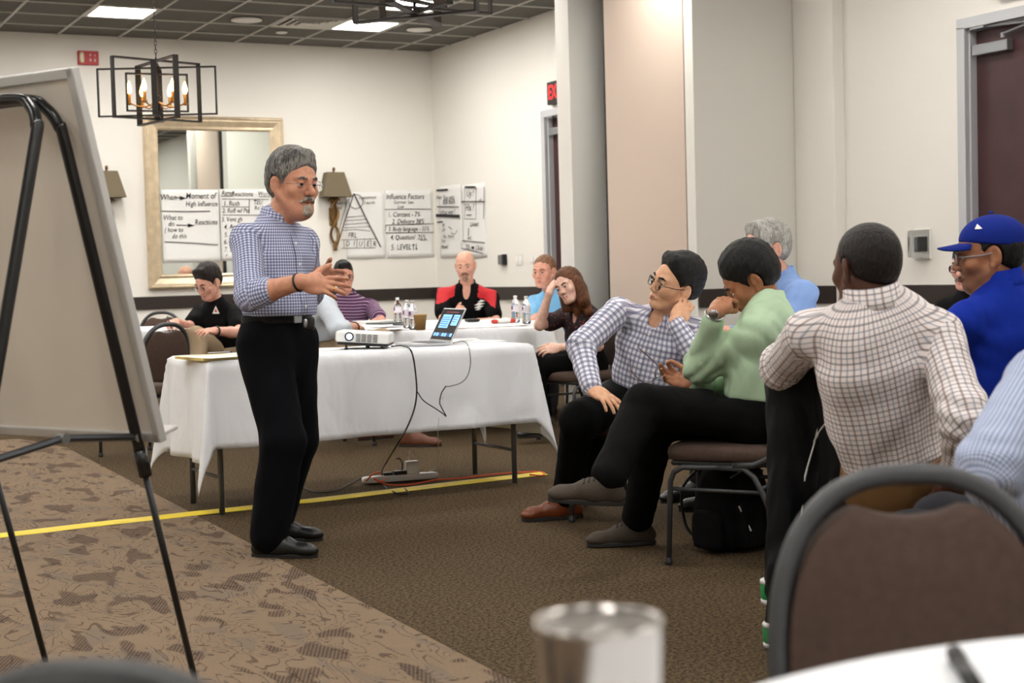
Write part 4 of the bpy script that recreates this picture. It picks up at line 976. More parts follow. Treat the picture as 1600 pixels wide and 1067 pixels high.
    for s in 'rl':
        C_.rc(nb-ax*.045, sh[s], .046*sc, .058*sc, .05); bones.append((sh[s], el[s], .05, TF))
        if slv > 1 or slv == 1.:
            C_.rc(sh[s], el[s], .060*sc+inf*.4, .052*sc+inf*.6, .035); bones.append((el[s], wr[s], .045, TF))
            e2 = el[s]+(wr[s]-el[s])*g('cuff_'+s, .93); C_.rc(el[s], e2, .052*sc+inf*.6, .036*sc+inf*.5, .025); d_ = nrm(wr[s]-el[s]); C_.rc(e2-d_*.045, e2-d_*.002, .038*sc+inf*.5, None, .004)
        elif slv > .7:            # rolled to below the elbow
            e2 = el[s]+(wr[s]-el[s])*(slv-.55); C_.rc(sh[s], el[s], .060*sc+inf*.4, .055*sc+inf*.6, .035); C_.rc(el[s], e2, .054*sc+inf*.6, .052*sc+inf*.4, .02); bones.append((el[s], wr[s], .045, TF)); d_ = nrm(wr[s]-el[s]); C_.rc(e2-d_*.03, e2, .055*sc+inf*.4, None, .004)
        else:                     # short sleeve
            e2 = sh[s]+(el[s]-sh[s])*slv; C_.rc(sh[s], e2, .062*sc+inf*.3, .062*sc+inf*.4, .03)
    C_.fn(wrinkle(g('wamp', .0030), g('wfr', 24)), 0, 'add')
    fa_ = g('folds', .0035)
    def creases(p):
        v = np.zeros(len(p), F32)
        for s in 'rl':
            for (c_, a_, b_, rad, k_) in ((el[s], sh[s], wr[s], .11, 120.), (sh[s]-ax*.05*sc-TR*(.03 if s == 'r' else -.03), nb, el[s], .10, 95.)):
                q = p-c_.astype(F32); d2 = (q*q).sum(1); bis = nrm(nrm(a_-c_)-nrm(b_-c_)+1e-4); m_ = np.exp(-d2/rad**2)
                sd = nrm(np.cross(bis, ax+.01)); ph = q@(bis*k_).astype(F32)+1.3*np.sin(q@(sd*38).astype(F32)+k_)
                v = v+fa_*1.5*m_*(1-2*np.abs(np.sin(ph*.5)))
        q = p-pel.astype(F32); h_ = q@ax.astype(F32)/LT; lat_ = q@TR.astype(F32); r_ = axr(p)
        m_ = np.clip((.19*BR*sc-r_)/.05, 0, 1)*np.clip((.95-h_)/.3, 0, 1)
        ph = h_*17+np.abs(lat_)*26*g('drape', 1.)+1.6*np.sin(lat_*21+h_*5); v = v+fa_*m_*(.55-1.1*np.abs(np.sin(ph*.5))**1.5)
        m2 = np.exp(-((h_-g('waist', .26)-.10)/.12)**2)*np.clip((.19*BR*sc-r_)/.05, 0, 1); v = v-fa_*1.2*m2*np.sin(np.arctan2(lat_, q@TF.astype(F32))*13+h_*6)*.6
        return v.astype(F32)
    C_.fn(creases, 0, 'add')
    if g('vneck'): C_.el(nb+TF*.075*sc-ax*.005, (.030*sc, .06*sc, g('vneck')*sc), np.stack([TR, TF, ax], 1), .012, sub=True)
    hemp = pel+ax*LT*g('waist', .26)-ax*g('untuck', .006)
    C_.fn(lambda p: np.minimum((hemp.astype(F32)-p)@ax.astype(F32), .205*BR*sc-axr(p)).astype(F32), .012, 'int')
    Vs, Qs = C_.mesh(g('cres', .012)); Vs = relax(Vs, Qs, 1); so = par('shirt', Vs, Qs, sp['shirt']); garment_uv(so, Vs, Qs, bones)
    if g('shoulder_panel'):           # contrast yoke on the shoulders
        Cn = (Vs[Qs].mean(1)-nb); hgt = Cn@ax; lat = np.abs(Cn@TR); mi = ((lat > .098) & (lat < .25) & (hgt > -.058-.36*(lat-.085))).astype(int)
        so.data.materials.append(sp['shoulder_panel']); so.data.polygons.foreach_set('material_index', mi)
    # collar
    if g('collar', True):
        ca_ = nrm(.55*ax+.45*nrm(O-Hm[:, 1]*.02-nb)); cf = nrm(TF-ca_*(TF@ca_)); cr = np.cross(cf, ca_); V2 = []; n = 36; gap = g('cgap', .35); hh = g('ch', .045)
        for i in range(n):
            a = gap+(2*PI-2*gap)*i/(n-1); d_ = cf*math.cos(a)+cr*math.sin(a); fr_ = max(0, math.cos(a)); r0 = nk+.012
            c0 = nb+nrm(P(0, -.022, -.05)-nb)*(.030-.02*fr_)
            tip = g('tip', .03)*max(0, math.cos(a))**3
            for (rr, zz) in ((r0+.002, -.02), (r0, hh*.55), (r0+.004, hh*.6), (r0+.008+.35*tip, -hh*.25-tip), (r0+.016+.35*tip, -hh*.5-tip)): V2.append(c0+d_*rr+ca_*zz-base)
        F2 = [(i*5+j, (i+1)*5+j, (i+1)*5+j+1, i*5+j+1) for i in range(n-1) for j in range(4)]
        Vc = np.array(V2)+base; Qc = np.array(F2); Vc = Vc
        co = make_obj('collar', Vc, Qc, g('collar_mat', sp['shirt']), so, base); garment_uv(co, Vc, Qc, [(nb, nb+ca_, .06, TF)]); q = co.modifiers.new('solid', 'SOLIDIFY'); q.thickness = .003
    if g('placket'):
        pm = MB(); pts_ = []
        for t_ in np.linspace(g('pl0', .08), .93, 16):
            q0 = pel+ax*LT*t_; lo_, hi_ = .02, .35
            for _ in range(16):
                md = (lo_+hi_)/2
                if C_.ev((q0+TF*md)[None])[0] < 0: lo_ = md
                else: hi_ = md
            pts_.append(q0+TF*(hi_+.0015))
        Vp = []
        for p_ in pts_: Vp += [p_-TR*.015-base, p_-TR*.014+TF*.003-base, p_+TR*.014+TF*.003-base, p_+TR*.015-base]
        Vp = np.array(Vp); Qp = np.array([(i*4+j, i*4+j+1, (i+1)*4+j+1, (i+1)*4+j) for i in range(15) for j in range(3)])
        po = make_obj('placket', Vp+base, Qp, sp['placket'], so, base); garment_uv(po, Vp+base, Qp, bones[:1])
        for i in range(1, 16, 3): MB().lathe([(.0055, 0), (.0055, .002), (.001, .0026)], 10, pts_[i]+TF*.003-base, frame(x=TR, z=TF)).build('button', M_white, so)
    # ---------------- shoes
    for s in 'rl':
        td = sp.get('toe_'+s, g('leg_face', TH)); td = nrm(td if isinstance(td, np.ndarray) else pt(td, an[s], .2)-an[s]); up = nrm(g('soleup_'+s, np.array([0, 0, 1.]))); td = nrm(td-up*(td@up)); sd = np.cross(td, up)
        a0 = an[s]-up*(.075*sc if not g('ankz') else an[s][2]-.0) if False else an[s]
        q = SDF(); R3 = np.stack([sd, td, up], 1); gp = lambda x, y, z: a0+R3@(np.array([x, y, z])*sc)
        q.rc(gp(0, -.045, -.052), gp(0, .05, -.050), .034*sc, .037*sc, .03); q.rc(gp(0, .05, -.052), gp(.004, .165, -.060), .040*sc, .030*sc, .03); q.el(gp(0, .175, -.064), (.036*sc, .045*sc, .020*sc), R3, .03); q.rc(gp(0, -.02, -.02), gp(0, -.005, .03), .040*sc, .038*sc, .02); q.rc(gp(0, .0, -.01), gp(0, .08, -.035), .034*sc, .03*sc, .025)
        q.fn(lambda p: ((a0-up*.080*sc).astype(F32)-p)@up.astype(F32), .004, 'int')
        Vq, Qq = q.mesh(.006); shoe = par('shoe', relax(Vq, Qq, 1), Qq, sp.get('shoe', M_shoe))
        if g('laces'):
            for yl in (.030, .048, .066, .084):
                ps_ = []
                for xl in np.linspace(-.026, .026, 7):
                    zs = np.linspace(.05, -.08, 66); pp_ = np.array([gp(xl, yl+abs(xl)*.25, z_) for z_ in zs]); i_ = int(np.argmax(q.ev(pp_) < 0)); ps_.append(pp_[i_]+up*.001-base)
                MB().tube(ps_, .0028, 6).build('lace', g('laces'), shoe, smooth=True)
        q = MB(); out = []
        for a in np.linspace(0, 2*PI, 28, endpoint=False):
            y = .068+.147*math.sin(a); x = (.0365+.004*math.sin(a))*math.copysign(abs(math.cos(a))**.8, math.cos(a)); out.append((x, y))
        q.prism(out, -.093*sc, -.074*sc, lambda a, b, c: a0+R3@np.array([a*sc, b*sc, c])-base)
        q.build('sole', sp.get('sole', M_sole), shoe, bevel=.004)
    return dict(body=body, base=base, tips=tips, sh=sh, el=el, wr=wr, kn=kn, an=an, hip=hip, P=P, O=O, Hm=Hm, pel=pel, nb=nb, ax=ax, TF=TF, TR=TR, shirt=so, S=C_, trousers=to, LT=LT, hands=hands)
# ------------------------------------------------------------------ the people
import time as _time
U = np.array([0, 0, 1.])
K_black = cloth('black_trousers', (9, 9, 10), .9, .3); K_navy = cloth('navy_black_trousers', (8, 9, 14), .9, .25); K_khaki = cloth('khaki_trousers', (164, 144, 116), .9, .4); K_brown = cloth('brown_trousers', (110, 82, 52), .9, .4); K_grey = cloth('charcoal_trousers', (44, 44, 48), .9, .4)
S_pres = cloth_check('navy_gingham', (216, 222, 242), (14, 28, 104), (14, 28, 104), .0125, .52, wr=.35)
S_young = cloth_check('lilac_gingham', (232, 232, 242), (74, 76, 122), (74, 76, 122), .026, .45, wr=.45)
S_plaid = cloth_check('windowpane_plaid', (236, 228, 226), (116, 84, 80), (90, 86, 94), .031, .15, alt=(96, 108, 128), wr=.45)
S_edge = cloth_check('pale_blue_gingham', (214, 222, 238), (84, 108, 160), (84, 108, 160), .0075, .5, wr=.4)
S_purple = cloth_check('purple_striped_polo', (84, 54, 84), (84, 54, 84), (196, 168, 196), .024, .22, vert=False, wr=.3)
S_green = cloth('sage_green_shirt', (170, 196, 164), .8, .55); S_blue = cloth('light_blue_shirt', (128, 160, 214), .8, .5); S_sky = cloth('sky_blue_shirt', (120, 184, 228), .8, .4); S_grey = cloth('pale_grey_shirt', (196, 204, 214), .8, .45)
S_black = cloth('black_polo', (10, 10, 11), .85, .4); S_royal = cloth('royal_blue_polo', (18, 44, 148), .85, .4); S_redyoke = cloth('red_yoke', (196, 30, 40), .8, .3)
def dotted():
    m = mat('dark_dotted_blouse', (34, 18, 24), .8); t = NT(m); v = t.n('ShaderNodeTexVoronoi', feature='F1'); v.inputs['Scale'].default_value = 42; t.link(t.coords(), v.inputs['Vector'])
    t.link(t.mix(t.ss(v.outputs['Distance'], .26, .2), lin((32, 17, 22)), lin((150, 62, 62))), t.b.inputs['Base Color']); folds(t, .4); return m
S_dots = dotted()
H_grey = ('salt_pepper_hair', (62, 60, 59), (142, 139, 134)); H_blk = ('black_hair', (10, 9, 9)); H_brn = ('dark_brown_hair', (30, 22, 18)); H_silver = ('silver_hair', (132, 130, 126), (188, 186, 180)); H_aub = ('auburn_hair', (84, 50, 30), (122, 78, 50)); H_sand = ('short_sandy_hair', (120, 84, 62), (150, 110, 84)); H_white = ('white_beard', (190, 182, 170), (120, 106, 92)); H_beard = ('brown_grey_beard', (120, 92, 74), (170, 146, 126))
PEOPLE = {}
SHORT = dict(thick=.010, top=.016)
def go(key, label, sp):
    t0 = _time.time(); sp.setdefault('dbg', DEBUG); PEOPLE[key] = person(label, sp)
    if DEBUG: print('   %s %.1fs verts %d' % (key, _time.time()-t0, len(PEOPLE[key]['body'].data.vertices)))
    return PEOPLE[key]
DEBUG = False
MUST = lambda w=1.: [((0, .096, -.052), (.014*w, .095, -.056), .0075, .0075), ((.014*w, .095, -.056), (.030*w, .082, -.068), .0075, .0045), ((0, .096, -.052), (-.014*w, .095, -.056), .0075, .0075), ((-.014*w, .095, -.056), (-.030*w, .082, -.068), .0075, .0045)]
GOAT = [((0, .0885, -.083), (0, .088, -.104), .012, .015), ((-.013, .082, -.09), (-.008, .084, -.108), .010, .011), ((.013, .082, -.09), (.008, .084, -.108), .010, .011)]
# the standing speaker
d1 = 6.3
pr = go('speaker', 'standing man in navy gingham shirt and dark trousers, gesturing with both hands', dict(
    sc=.98, face_t=cdir(.8, 0, .6), pelvis=(434, 537, 6.36), neck=(429, 346, 6.34), head=(459, 288, 6.30), face=cdir(.73, -.06, .68), hup=cdir(.05, 1, 0), hs=1.13, jaw=1.08, cheek=.6, nose=1.15, mouth=1., skin=(208, 152, 124), fat=.75, br=1.06, sw=.168, nk=1.15, lips=.6,
    el_r=(392, 462, 'n'), wr_r=(470, 440, 'n'), el_l=(482, 458, 'f'), wr_l=(500, 428, 'n'), sleeve=.86, fore=(.046, .032),
    hand_r=dict(dir=(545, 450, 'n'), back=cdir(-.1, .35, .93), curl=(.14, .2, .3, .42), spread=.16, thumb=(.95, .25), tcurl=.1, sc=1.08), hand_l=dict(dir=(548, 436, 'n'), back=cdir(.1, .35, -.93), curl=(.25, .3, .35, .4), thumb=(.95, .2), tcurl=.1),
    an_r=np.array([1.955, 5.95, .09]), an_l=np.array([2.10, 6.29, .09]), toe_r=np.array([.80, -.60, 0]), toe_l=np.array([.84, -.52, 0]),
    trousers=K_navy, shirt=S_pres, belt=mat('black_belt', (10, 10, 11), .55, spec=.25), placket=S_pres, tw=1.26, flare=.066, hemup=.02, hem=.10, waist=.24, tip=.035, cgap=.30,
    hair=dict(mat=H_grey, thick=.014, top=.022, quiff=True, line=(.010, .70), front=.25, rough=.0016), brow=H_grey, beard=dict(mat=H_white, moustache=MUST(1.05), goatee=GOAT), glasses=(M_wire, .024, .019, False, .0011), hres=.0032, handres=.0032, bres=.011, cres=.0085, eyes=True))
# man writing at the small table, far left
go('writer', 'seated man in black polo and khaki trousers, writing with his head down', dict(
    sc=.97, face_t=cdir(-.55, 0, .83), pelvis=(352, 560, 11.6), neck=(338, 474, 11.5), head=(325, 441, 11.4), face=cdir(-.5, -.42, .75), hup=cdir(-.12, 1, .25), skin=(228, 176, 156), hs=1.08, sw=.19, fat=.4, br=1.1,
    el_r=(293, 512, 'n'), wr_r=(276, 503, 'n'), hand_r=dict(dir=(262, 504, 'n'), back=cdir(0, .7, .7), curl=(.7, .8, .9, 1.), thumb=(.5, .6)), el_l=(374, 520, 'n'), wr_l=(335, 517, 'n'), hand_l=dict(dir=(312, 517, 'n'), back=cdir(0, .8, .6)),
    kn_l=(306, 527, 'n'), an_l=(312, 600, 'n'), trousers=K_khaki, shirt=S_black, sleeve=.72-.08, hair=dict(mat=H_brn, thick=.012, top=.02, quiff=True, line=(.004, .64)), brow=H_brn, glasses=(M_wire, .023, .015, True, .0011), tw=1.15, handres=.006, hres=.0045))
# grey-shirted man hidden behind the speaker
go('grey', 'man in pale grey shirt and khaki trousers, mostly hidden behind the standing speaker', dict(
    sc=1., face_t=cdir(.75, 0, -.55), pelvis=(500, 556, 10.1), neck=(486, 458, 10.05), head=(476, 424, 10.0), face=cdir(.3, 0, .9), skin=(214, 164, 138), sw=.18,
    el_r=(530, 516, 'n'), wr_r=(556, 511, 'f'), hand_r=dict(dir=(566, 514, 'f'), back=cdir(0, .8, .5), curl=(.5, .6, .6, .7)), kn_r=(596, 531, 'f'), an_r=np.array([4.02, 9.16, .09]), toe_r=cdir(.95, 0, .2), trousers=K_khaki, shirt=S_grey, sleeve=.80, shoe=mat('tan_leather', (104, 60, 40), .5), hair=dict(mat=H_brn, **SHORT), brow=H_brn, handres=.006, hres=.005))
# man in the striped polo
go('striped', 'man in purple striped polo seated behind the speaker\'s hands', dict(
    sc=1., face_t=cdir(.2, 0, .97), pelvis=(541, 546, 12.4), neck=(543, 463, 12.3), head=(537, 432, 12.2), face=cdir(.30, -.12, .94), skin=(206, 150, 128), sw=.19, fat=.3, el_r=(508, 507, 'n'), wr_r=(548, 509, 'n'), el_l=(597, 503, 'n'), wr_l=(572, 509, 'n'), trousers=K_grey, shirt=S_purple, sleeve=.64, hair=dict(mat=H_blk, thick=.006, top=.016, quiff=True, line=(.02, .7)), brow=H_blk, glasses=(M_glassframe, .025, .015, True, .0022), handres=.006, hres=.0048, collar_mat=cloth('dark_polo_collar', (40, 32, 50), .8, .2)))
# bald man in the black and red polo
bald = go('bald', 'bald man with a goatee in a black polo with red shoulders', dict(
    sc=1.04, face_t=cdir(-.05, 0, 1), pelvis=(729, 538, 12.75), neck=(730, 448, 12.6), head=(727, 415, 12.5), face=cdir(-.1, -.14, .98), hup=cdir(-.06, 1, 0), skin=(232, 182, 158), sw=.195, fat=.2, br=1.1, el_r=(693, 502, 'n'), wr_r=(712, 496, 'n'), el_l=(775, 505, 'n'), wr_l=(748, 503, 'n'), hand_r=dict(dir=(716, 482, 'n'), back=cdir(-.3, .3, .9), curl=(.9, .9, 1, 1)),
    trousers=K_grey, shirt=S_black, shoulder_panel=S_redyoke, sleeve=.66, beard=dict(mat=H_beard, moustache=MUST(1.1), goatee=GOAT), brow=H_beard, stubble=.15, vneck=.085, cgap=.55, handres=.006, hres=.0045, hs=1.04))
# man in the sky blue shirt behind the woman
go('sky', 'man with short sandy hair in a sky blue shirt, behind the young woman', dict(
    sc=1., face_t=cdir(-.5, 0, .85), pelvis=(876, 545, 12.2), neck=(862, 458, 12.05), head=(850, 424, 11.95), face=cdir(-.48, -.08, .87), skin=(228, 172, 150), sw=.18, el_r=(838, 500, 'n'), wr_r=(828, 505, 'n'), trousers=K_grey, shirt=S_sky, sleeve=.66, hair=dict(mat=H_sand, thick=.004, top=.006, line=(.02, .8)), brow=H_sand, hs=1.08, jaw=1.05, handres=.006, hres=.0045))
# young woman
wo = go('woman', 'young woman with long auburn hair, leaning her head on her hand', dict(
    sc=.94, female=True, face_t=cdir(-.72, 0, .6), pelvis=(918, 566, 10.2), neck=(910, 480, 10.1), head=(889, 447, 10.0), face=cdir(-.62, -.12, .78), hup=cdir(-.50, .86, .1), skin=(240, 200, 182), sw=.165, br=.92, nk=.82, jaw=.9, nose=.85,
    el_r=(843, 508, 'n'), wr_r=(858, 458, 'n'), hand_r=dict(dir=(868, 430, 'f'), back=cdir(-.8, .2, .4), curl=(.5, .55, .6, .7)), el_l=(934, 540, 'n'), wr_l=(866, 543, 'n'), hand_l=dict(dir=(833, 548, 'n'), back=cdir(-.1, .6, .8), curl=(.35, .4, .45, .5)), fore=(.036, .024),
    kn_r=(842, 566, 'f'), an_r=(852, 664, 'f'), kn_l=(838, 572, 'n'), an_l=(846, 668, 'n'), trousers=K_black, shirt=S_dots, sleeve=.74-.10, hem=.06, collar=False, vneck=.10, lips=1., brow=H_aub, handres=.0055, hres=.0045,
    hair=dict(mat=H_aub, thick=.012, top=.014, line=(.0, .75), front=.0, ylim=.07, ears=False, locks=(((.075, .0, .0), (.078, .0, -.12), .026, .034), ((-.075, .0, .0), (-.072, .005, -.12), .026, .034), ((.06, -.02, -.02), (.078, -.005, -.12), .03, .035), ((-.06, -.02, -.02), (-.066, .0, -.14), .03, .035), ((0, -.08, -.02), (0, -.07, -.16), .05, .05), ((.04, -.06, -.05), (.045, -.045, -.19), .045, .03), ((-.04, -.06, -.05), (-.05, -.03, -.21), .045, .03)), nolow=True)))
# young man in lilac gingham
ym = go('young', 'young man with black hair and glasses in a lilac gingham shirt, cheek on hand', dict(
    sc=1.02, face_t=cdir(-.42, 0, .9), pelvis=(1000, 632, 6.95), neck=(1034, 492, 6.85), head=(1054, 444, 6.75), face=cdir(-.86, .16, .46), hup=cdir(.34, .9, .22), hs=1.1, skin=(222, 174, 140), sw=.19, br=.98, jaw=1.0, nose=.9, sh_r=(967, 487, 6.85), sh_l=(1088, 517, 6.85),
    el_r=(908, 540, 'n'), wr_r=(924, 606, 'n'), cuff_r=.99, hand_r=dict(dir=(966, 634, 'n'), back=cdir(.25, .75, .55), curl=(.25, .3, .32, .35), spread=.16, thumb=(.6, .3)), el_l=(1104, 582, 'n'), wr_l=(1054, 503, 'n'), cuff_l=.96, hand_l=dict(dir=(1082, 460, 'f'), back=cdir(-.2, -.35, .9), curl=(.6, .7, .75, .8), thumb=(.3, .5)),
    kn_r=(904, 657, 'n'), an_r=np.array([3.43, 6.03, .095]), toe_r=cdir(-.95, 0, .25), an_l=np.array([3.66, 6.33, .095]), trousers=K_black, shirt=S_young, placket=S_young, shoe=mat('brown_leather', (112, 54, 26), .3), laces=mat('brown_laces', (60, 30, 18), .7), tw=1.1, hem=.14, waist=.20, tip=.03, vneck=.05, cgap=.5, collar_mat=cloth('dark_collar_lining', (60, 62, 110), .8, .3),
    hair=dict(mat=H_blk, thick=.015, top=.022, quiff=True, line=(.026, .66), rough=.0012), brow=H_blk, glasses=(M_glassframe, .025, .019, True, .0018), hres=.0034, handres=.0034, cres=.0085))
# man in sage green
gc = np.array([3.505, 4.816]); gf = np.array([-.635, .773, 0])
gr = go('green', 'man in sage green shirt with bowed head on his fist, legs crossed', dict(
    sc=1.0, face_t=gf, pelvis=np.array([3.575, 4.735, .565]), neck=(1204, 480, 5.86), head=(1172, 437, 5.92), face=cdir(-.78, -.52, -.10), hup=cdir(-.5, .85, .05), hs=1.10, skin=(168, 116, 84), sw=.175, br=1.02, fat=.2, sh_l=(1188, 520, 5.72),
    el_l=(1094, 572, 'f'), wr_l=(1117, 490, 'n'), cuff_l=.84, hand_l=dict(dir=(1146, 452, 'f'), back=cdir(-.45, .25, .8), curl=(1.0, 1.05, 1.1, 1.1), thumb=(.3, .7)), el_r=(1150, 600, 'f'), wr_r=(1086, 600, 'n'), hand_r=dict(dir=(1030, 584, 'f'), back=cdir(.1, -.55, -.75), curl=(.75, .6, .7, .8), thumb=(.45, .45), spread=.1),
    kn_l=(1000, 634, 'f'), an_l=(948, 750, 'n'), toe_l=cdir(-.95, -.12, .1), soleup_l=cdir(.12, .98, .1), kn_r=(1012, 655, 'f'), an_r=np.array([3.335, 5.27, .095]), toe_r=cdir(-.97, 0, .1), trousers=K_black, shirt=S_green, shoe=mat('olive_suede', (66, 56, 46), .8, bump=.3, bscale=300), sole=mat('dark_rubber', (38, 37, 36), .7), laces=mat('dark_laces', (40, 34, 28), .8), inf=.02, folds=.0065, belt=mat('black_belt', (10, 10, 11), .55, spec=.25), tw=1.12, hem=.08, waist=.16, ch=.05, buckle=False,
    hair=dict(mat=H_blk, thick=.015, top=.022, line=(.004, .60), front=.1), brow=H_blk, hres=.0036, handres=.0034, cres=.0085))
# grey-haired man in the light blue shirt
go('older', 'grey haired man with glasses in a light blue shirt, behind the bowed man', dict(
    sc=1.02, face_t=cdir(-.85, 0, .2), pelvis=(1240, 598, 7.35), neck=(1226, 436, 7.35), head=(1196, 389, 7.3), face=cdir(-.92, -.06, .34), skin=(226, 174, 152), sw=.195, hs=1.12, nose=1.1, el_l=(1215, 545, 'n'), wr_l=(1140, 520, 'n'), trousers=K_grey, shirt=S_blue, hair=dict(mat=H_silver, thick=.011, top=.014, line=(.012, .72), quiff=True), brow=H_silver, glasses=(M_wire, .025, .015, True, .0015), hres=.004, handres=.006))
# man with the moustache beyond the cap
go('moust', 'man with moustache and dark glasses, peeking out behind the blue cap man', dict(
    sc=1., face_t=cdir(-.6, 0, .7), pelvis=(1545, 592, 7.4), neck=(1528, 455, 7.4), head=(1515, 416, 7.35), face=cdir(-.74, -.06, .64), skin=(222, 164, 146), sw=.18, trousers=K_grey, shirt=S_black, hair=dict(mat=H_brn, **SHORT), brow=H_brn, beard=dict(mat=H_white, moustache=MUST(1.1)), glasses=(M_glassframe, .026, .017, True, .002), hres=.0042, handres=.007))
# man in the royal blue polo and cap
capm = go('cap', 'man in royal blue polo and matching baseball cap, seen from behind', dict(
    sc=1.04, face_t=cdir(-.55, 0, -.8), pelvis=(1590, 690, 5.1), neck=(1566, 448, 5.05), head=(1544, 398, 5.05), face=cdir(-.95, -.06, -.20), skin=(170, 118, 88), sw=.20, br=1.1, nk=1.1, hs=1.08, stubble=.55, buzz=.0, el_l=(1492, 600, 'f'), wr_l=(1480, 690, 'f'), trousers=K_grey, shirt=S_royal, sleeve=.66, hair=dict(mat=H_blk, thick=.004, top=.004, line=(.02, .7)), brow=H_blk, glasses=(mat('clear_grey_frame', (150, 152, 156), .25), .025, .018, True, .0024), hres=.0036, handres=.006, ch=.05))
# man in the windowpane shirt, back to the camera
pl = go('plaid', 'man with cropped hair in a white windowpane check shirt, back to the camera', dict(
    sc=1.05, face_t=cdir(-.42, 0, -.9), pelvis=(1412, 735, 4.36), neck=(1362, 474, 4.2), head=(1352, 418, 4.2), face=cdir(-.42, -.05, -.9), skin=(92, 60, 46), sw=.195, br=1.14, fat=.4, nk=1.12, hs=1.02, hair=dict(mat=('cropped_black_hair', (26, 20, 17)), thick=.004, top=.005, line=(.03, .75), rough=.0004), sh_l=(1262, 526, 4.28), sh_r=(1466, 528, 4.18), el_l=(1222, 572, 'f'), wr_l=(1250, 632, 'f'), el_r=(1512, 660, 'n'), wr_r=(1490, 745, 'f'), leg_face=cdir(.45, 0, -.9), trousers=K_brown, shirt=S_plaid, hem=.02, waist=.12, belt=mat('tan_belt', (120, 84, 48), .5), cres=.0085, inf=.016, folds=.005, hres=.004, handres=.006, cgap=.5, ch=.055, eyes=True, tw=1.1))
# man cut by the right edge
go('edge', 'person in a pale blue gingham shirt cut off by the right edge', dict(
    sc=1.03, face_t=cdir(-.8, 0, -.5), pelvis=(1740, 835, 3.3), neck=(1720, 470, 3.3), head=(1690, 400, 3.3), face=cdir(-.8, 0, -.5), skin=(206, 152, 124), sw=.19, br=1.12, fat=.3, sh_l=(1625, 590, 3.2), el_l=(1548, 728, 'n'), wr_l=(1590, 850, 'f'), el_r=(1830, 700, 3.5), wr_r=(1760, 780, 3.6), trousers=K_grey, shirt=S_edge, cres=.010, inf=.016, hair=dict(mat=H_brn, **SHORT), brow=H_brn, hres=.005, handres=.006))
# ------------------------------------------------------------------ chairs for everybody
def cast(S, px, py, d0, d1, n=60):
    k = ray(px, py); ds = np.linspace(d0, d1, n); P = CAM+k*ds[:, None]; v = S.ev(P); i = np.argmax(v < 0)
    if v[i] >= 0: return None
    return P[max(i-1, 0)]+(P[i]-P[max(i-1, 0)])*(v[max(i-1, 0)]/(v[max(i-1, 0)]-v[i]) if i else 0)
def seat(key, label, face=None, fwd=.07, side=0.):
    p = PEOPLE[key]; f = nrm(np.array([p['TF'][0], p['TF'][1], 0])) if face is None else nrm(np.array([face[0], face[1], 0])); c = p['pel']+f*fwd+np.array([f[1], -f[0], 0])*side
    return place_chair(c, f, label)
place_chair(gc, gf, 'banquet chair under the man in sage green')
seat('writer', 'banquet chair of the man writing in black'); seat('grey', 'banquet chair of the grey shirted man behind the speaker'); seat('striped', 'banquet chair of the man in the purple striped polo')
seat('bald', 'banquet chair behind the bald man'); seat('sky', 'banquet chair of the man in the sky blue shirt'); seat('woman', 'banquet chair under the young woman', cdir(-.75, 0, .5))
seat('young', 'banquet chair under the young man in lilac gingham', cdir(-.6, 0, .75)); seat('older', 'banquet chair of the grey haired man in blue'); seat('moust', 'banquet chair of the man with the moustache'); seat('cap', 'banquet chair behind the man in the blue cap', cdir(-.35, 0, -.9), .05); seat('edge', 'banquet chair of the person at the right edge', cdir(-.8, 0, -.5))
JF = cdir(.95, 0, -.3); JC = place_chair(at(1288, 700, 4.55)+JF*.27, JF, 'banquet chair with a black jacket hung over its back')
c = at(1430, 900, 2.06); place_chair(c+cdir(0, 0, 1)*.27, cdir(.02, 0, 1), 'empty brown banquet chair in the near right foreground')
c = at(112, 1040, 1.14); dk = thing('padded_chair', 'black padded chair back at the bottom left edge, mostly out of frame', 'chair', (c[0], c[1], 0), math.atan2(cdir(-.2, 0, 1)[1], cdir(-.2, 0, 1)[0])-PI/2)
M_leat = mat('black_upholstery', (14, 14, 15), .5, bump=.1, bscale=200)
MB().prism(arch(30, .19, .52, .872), -.03, .03, lambda a, b, c_: (a, c_-(b-.5)*.1, b)).build('backrest', M_leat, dk, smooth=False, bevel=.025, seg=3); MB().sup((0, .24, .45), (.46, .46, .09), .4, .3).build('seat', M_leat, dk, smooth=True)
for sx in (-1, 1):
    MB().tube([(sx*.20, .42, 0), (sx*.19, .40, .42)], .013, 8).build('leg', M_steel, dk, smooth=True); MB().tube([(sx*.20, -.02, 0), (sx*.17, .02, .42), (sx*.16, -.0, .60)], .013, 8).build('leg', M_steel, dk, smooth=True)
c = at(222, 560, 9.9); place_chair(c, cdir(-.75, 0, -.6), 'empty banquet chair directly behind the easel, nearest the cloth corner')
c = at(236, 520, 12.9); place_chair(c, cdir(-.1, 0, .95), 'empty banquet chair on the far side of the small table')
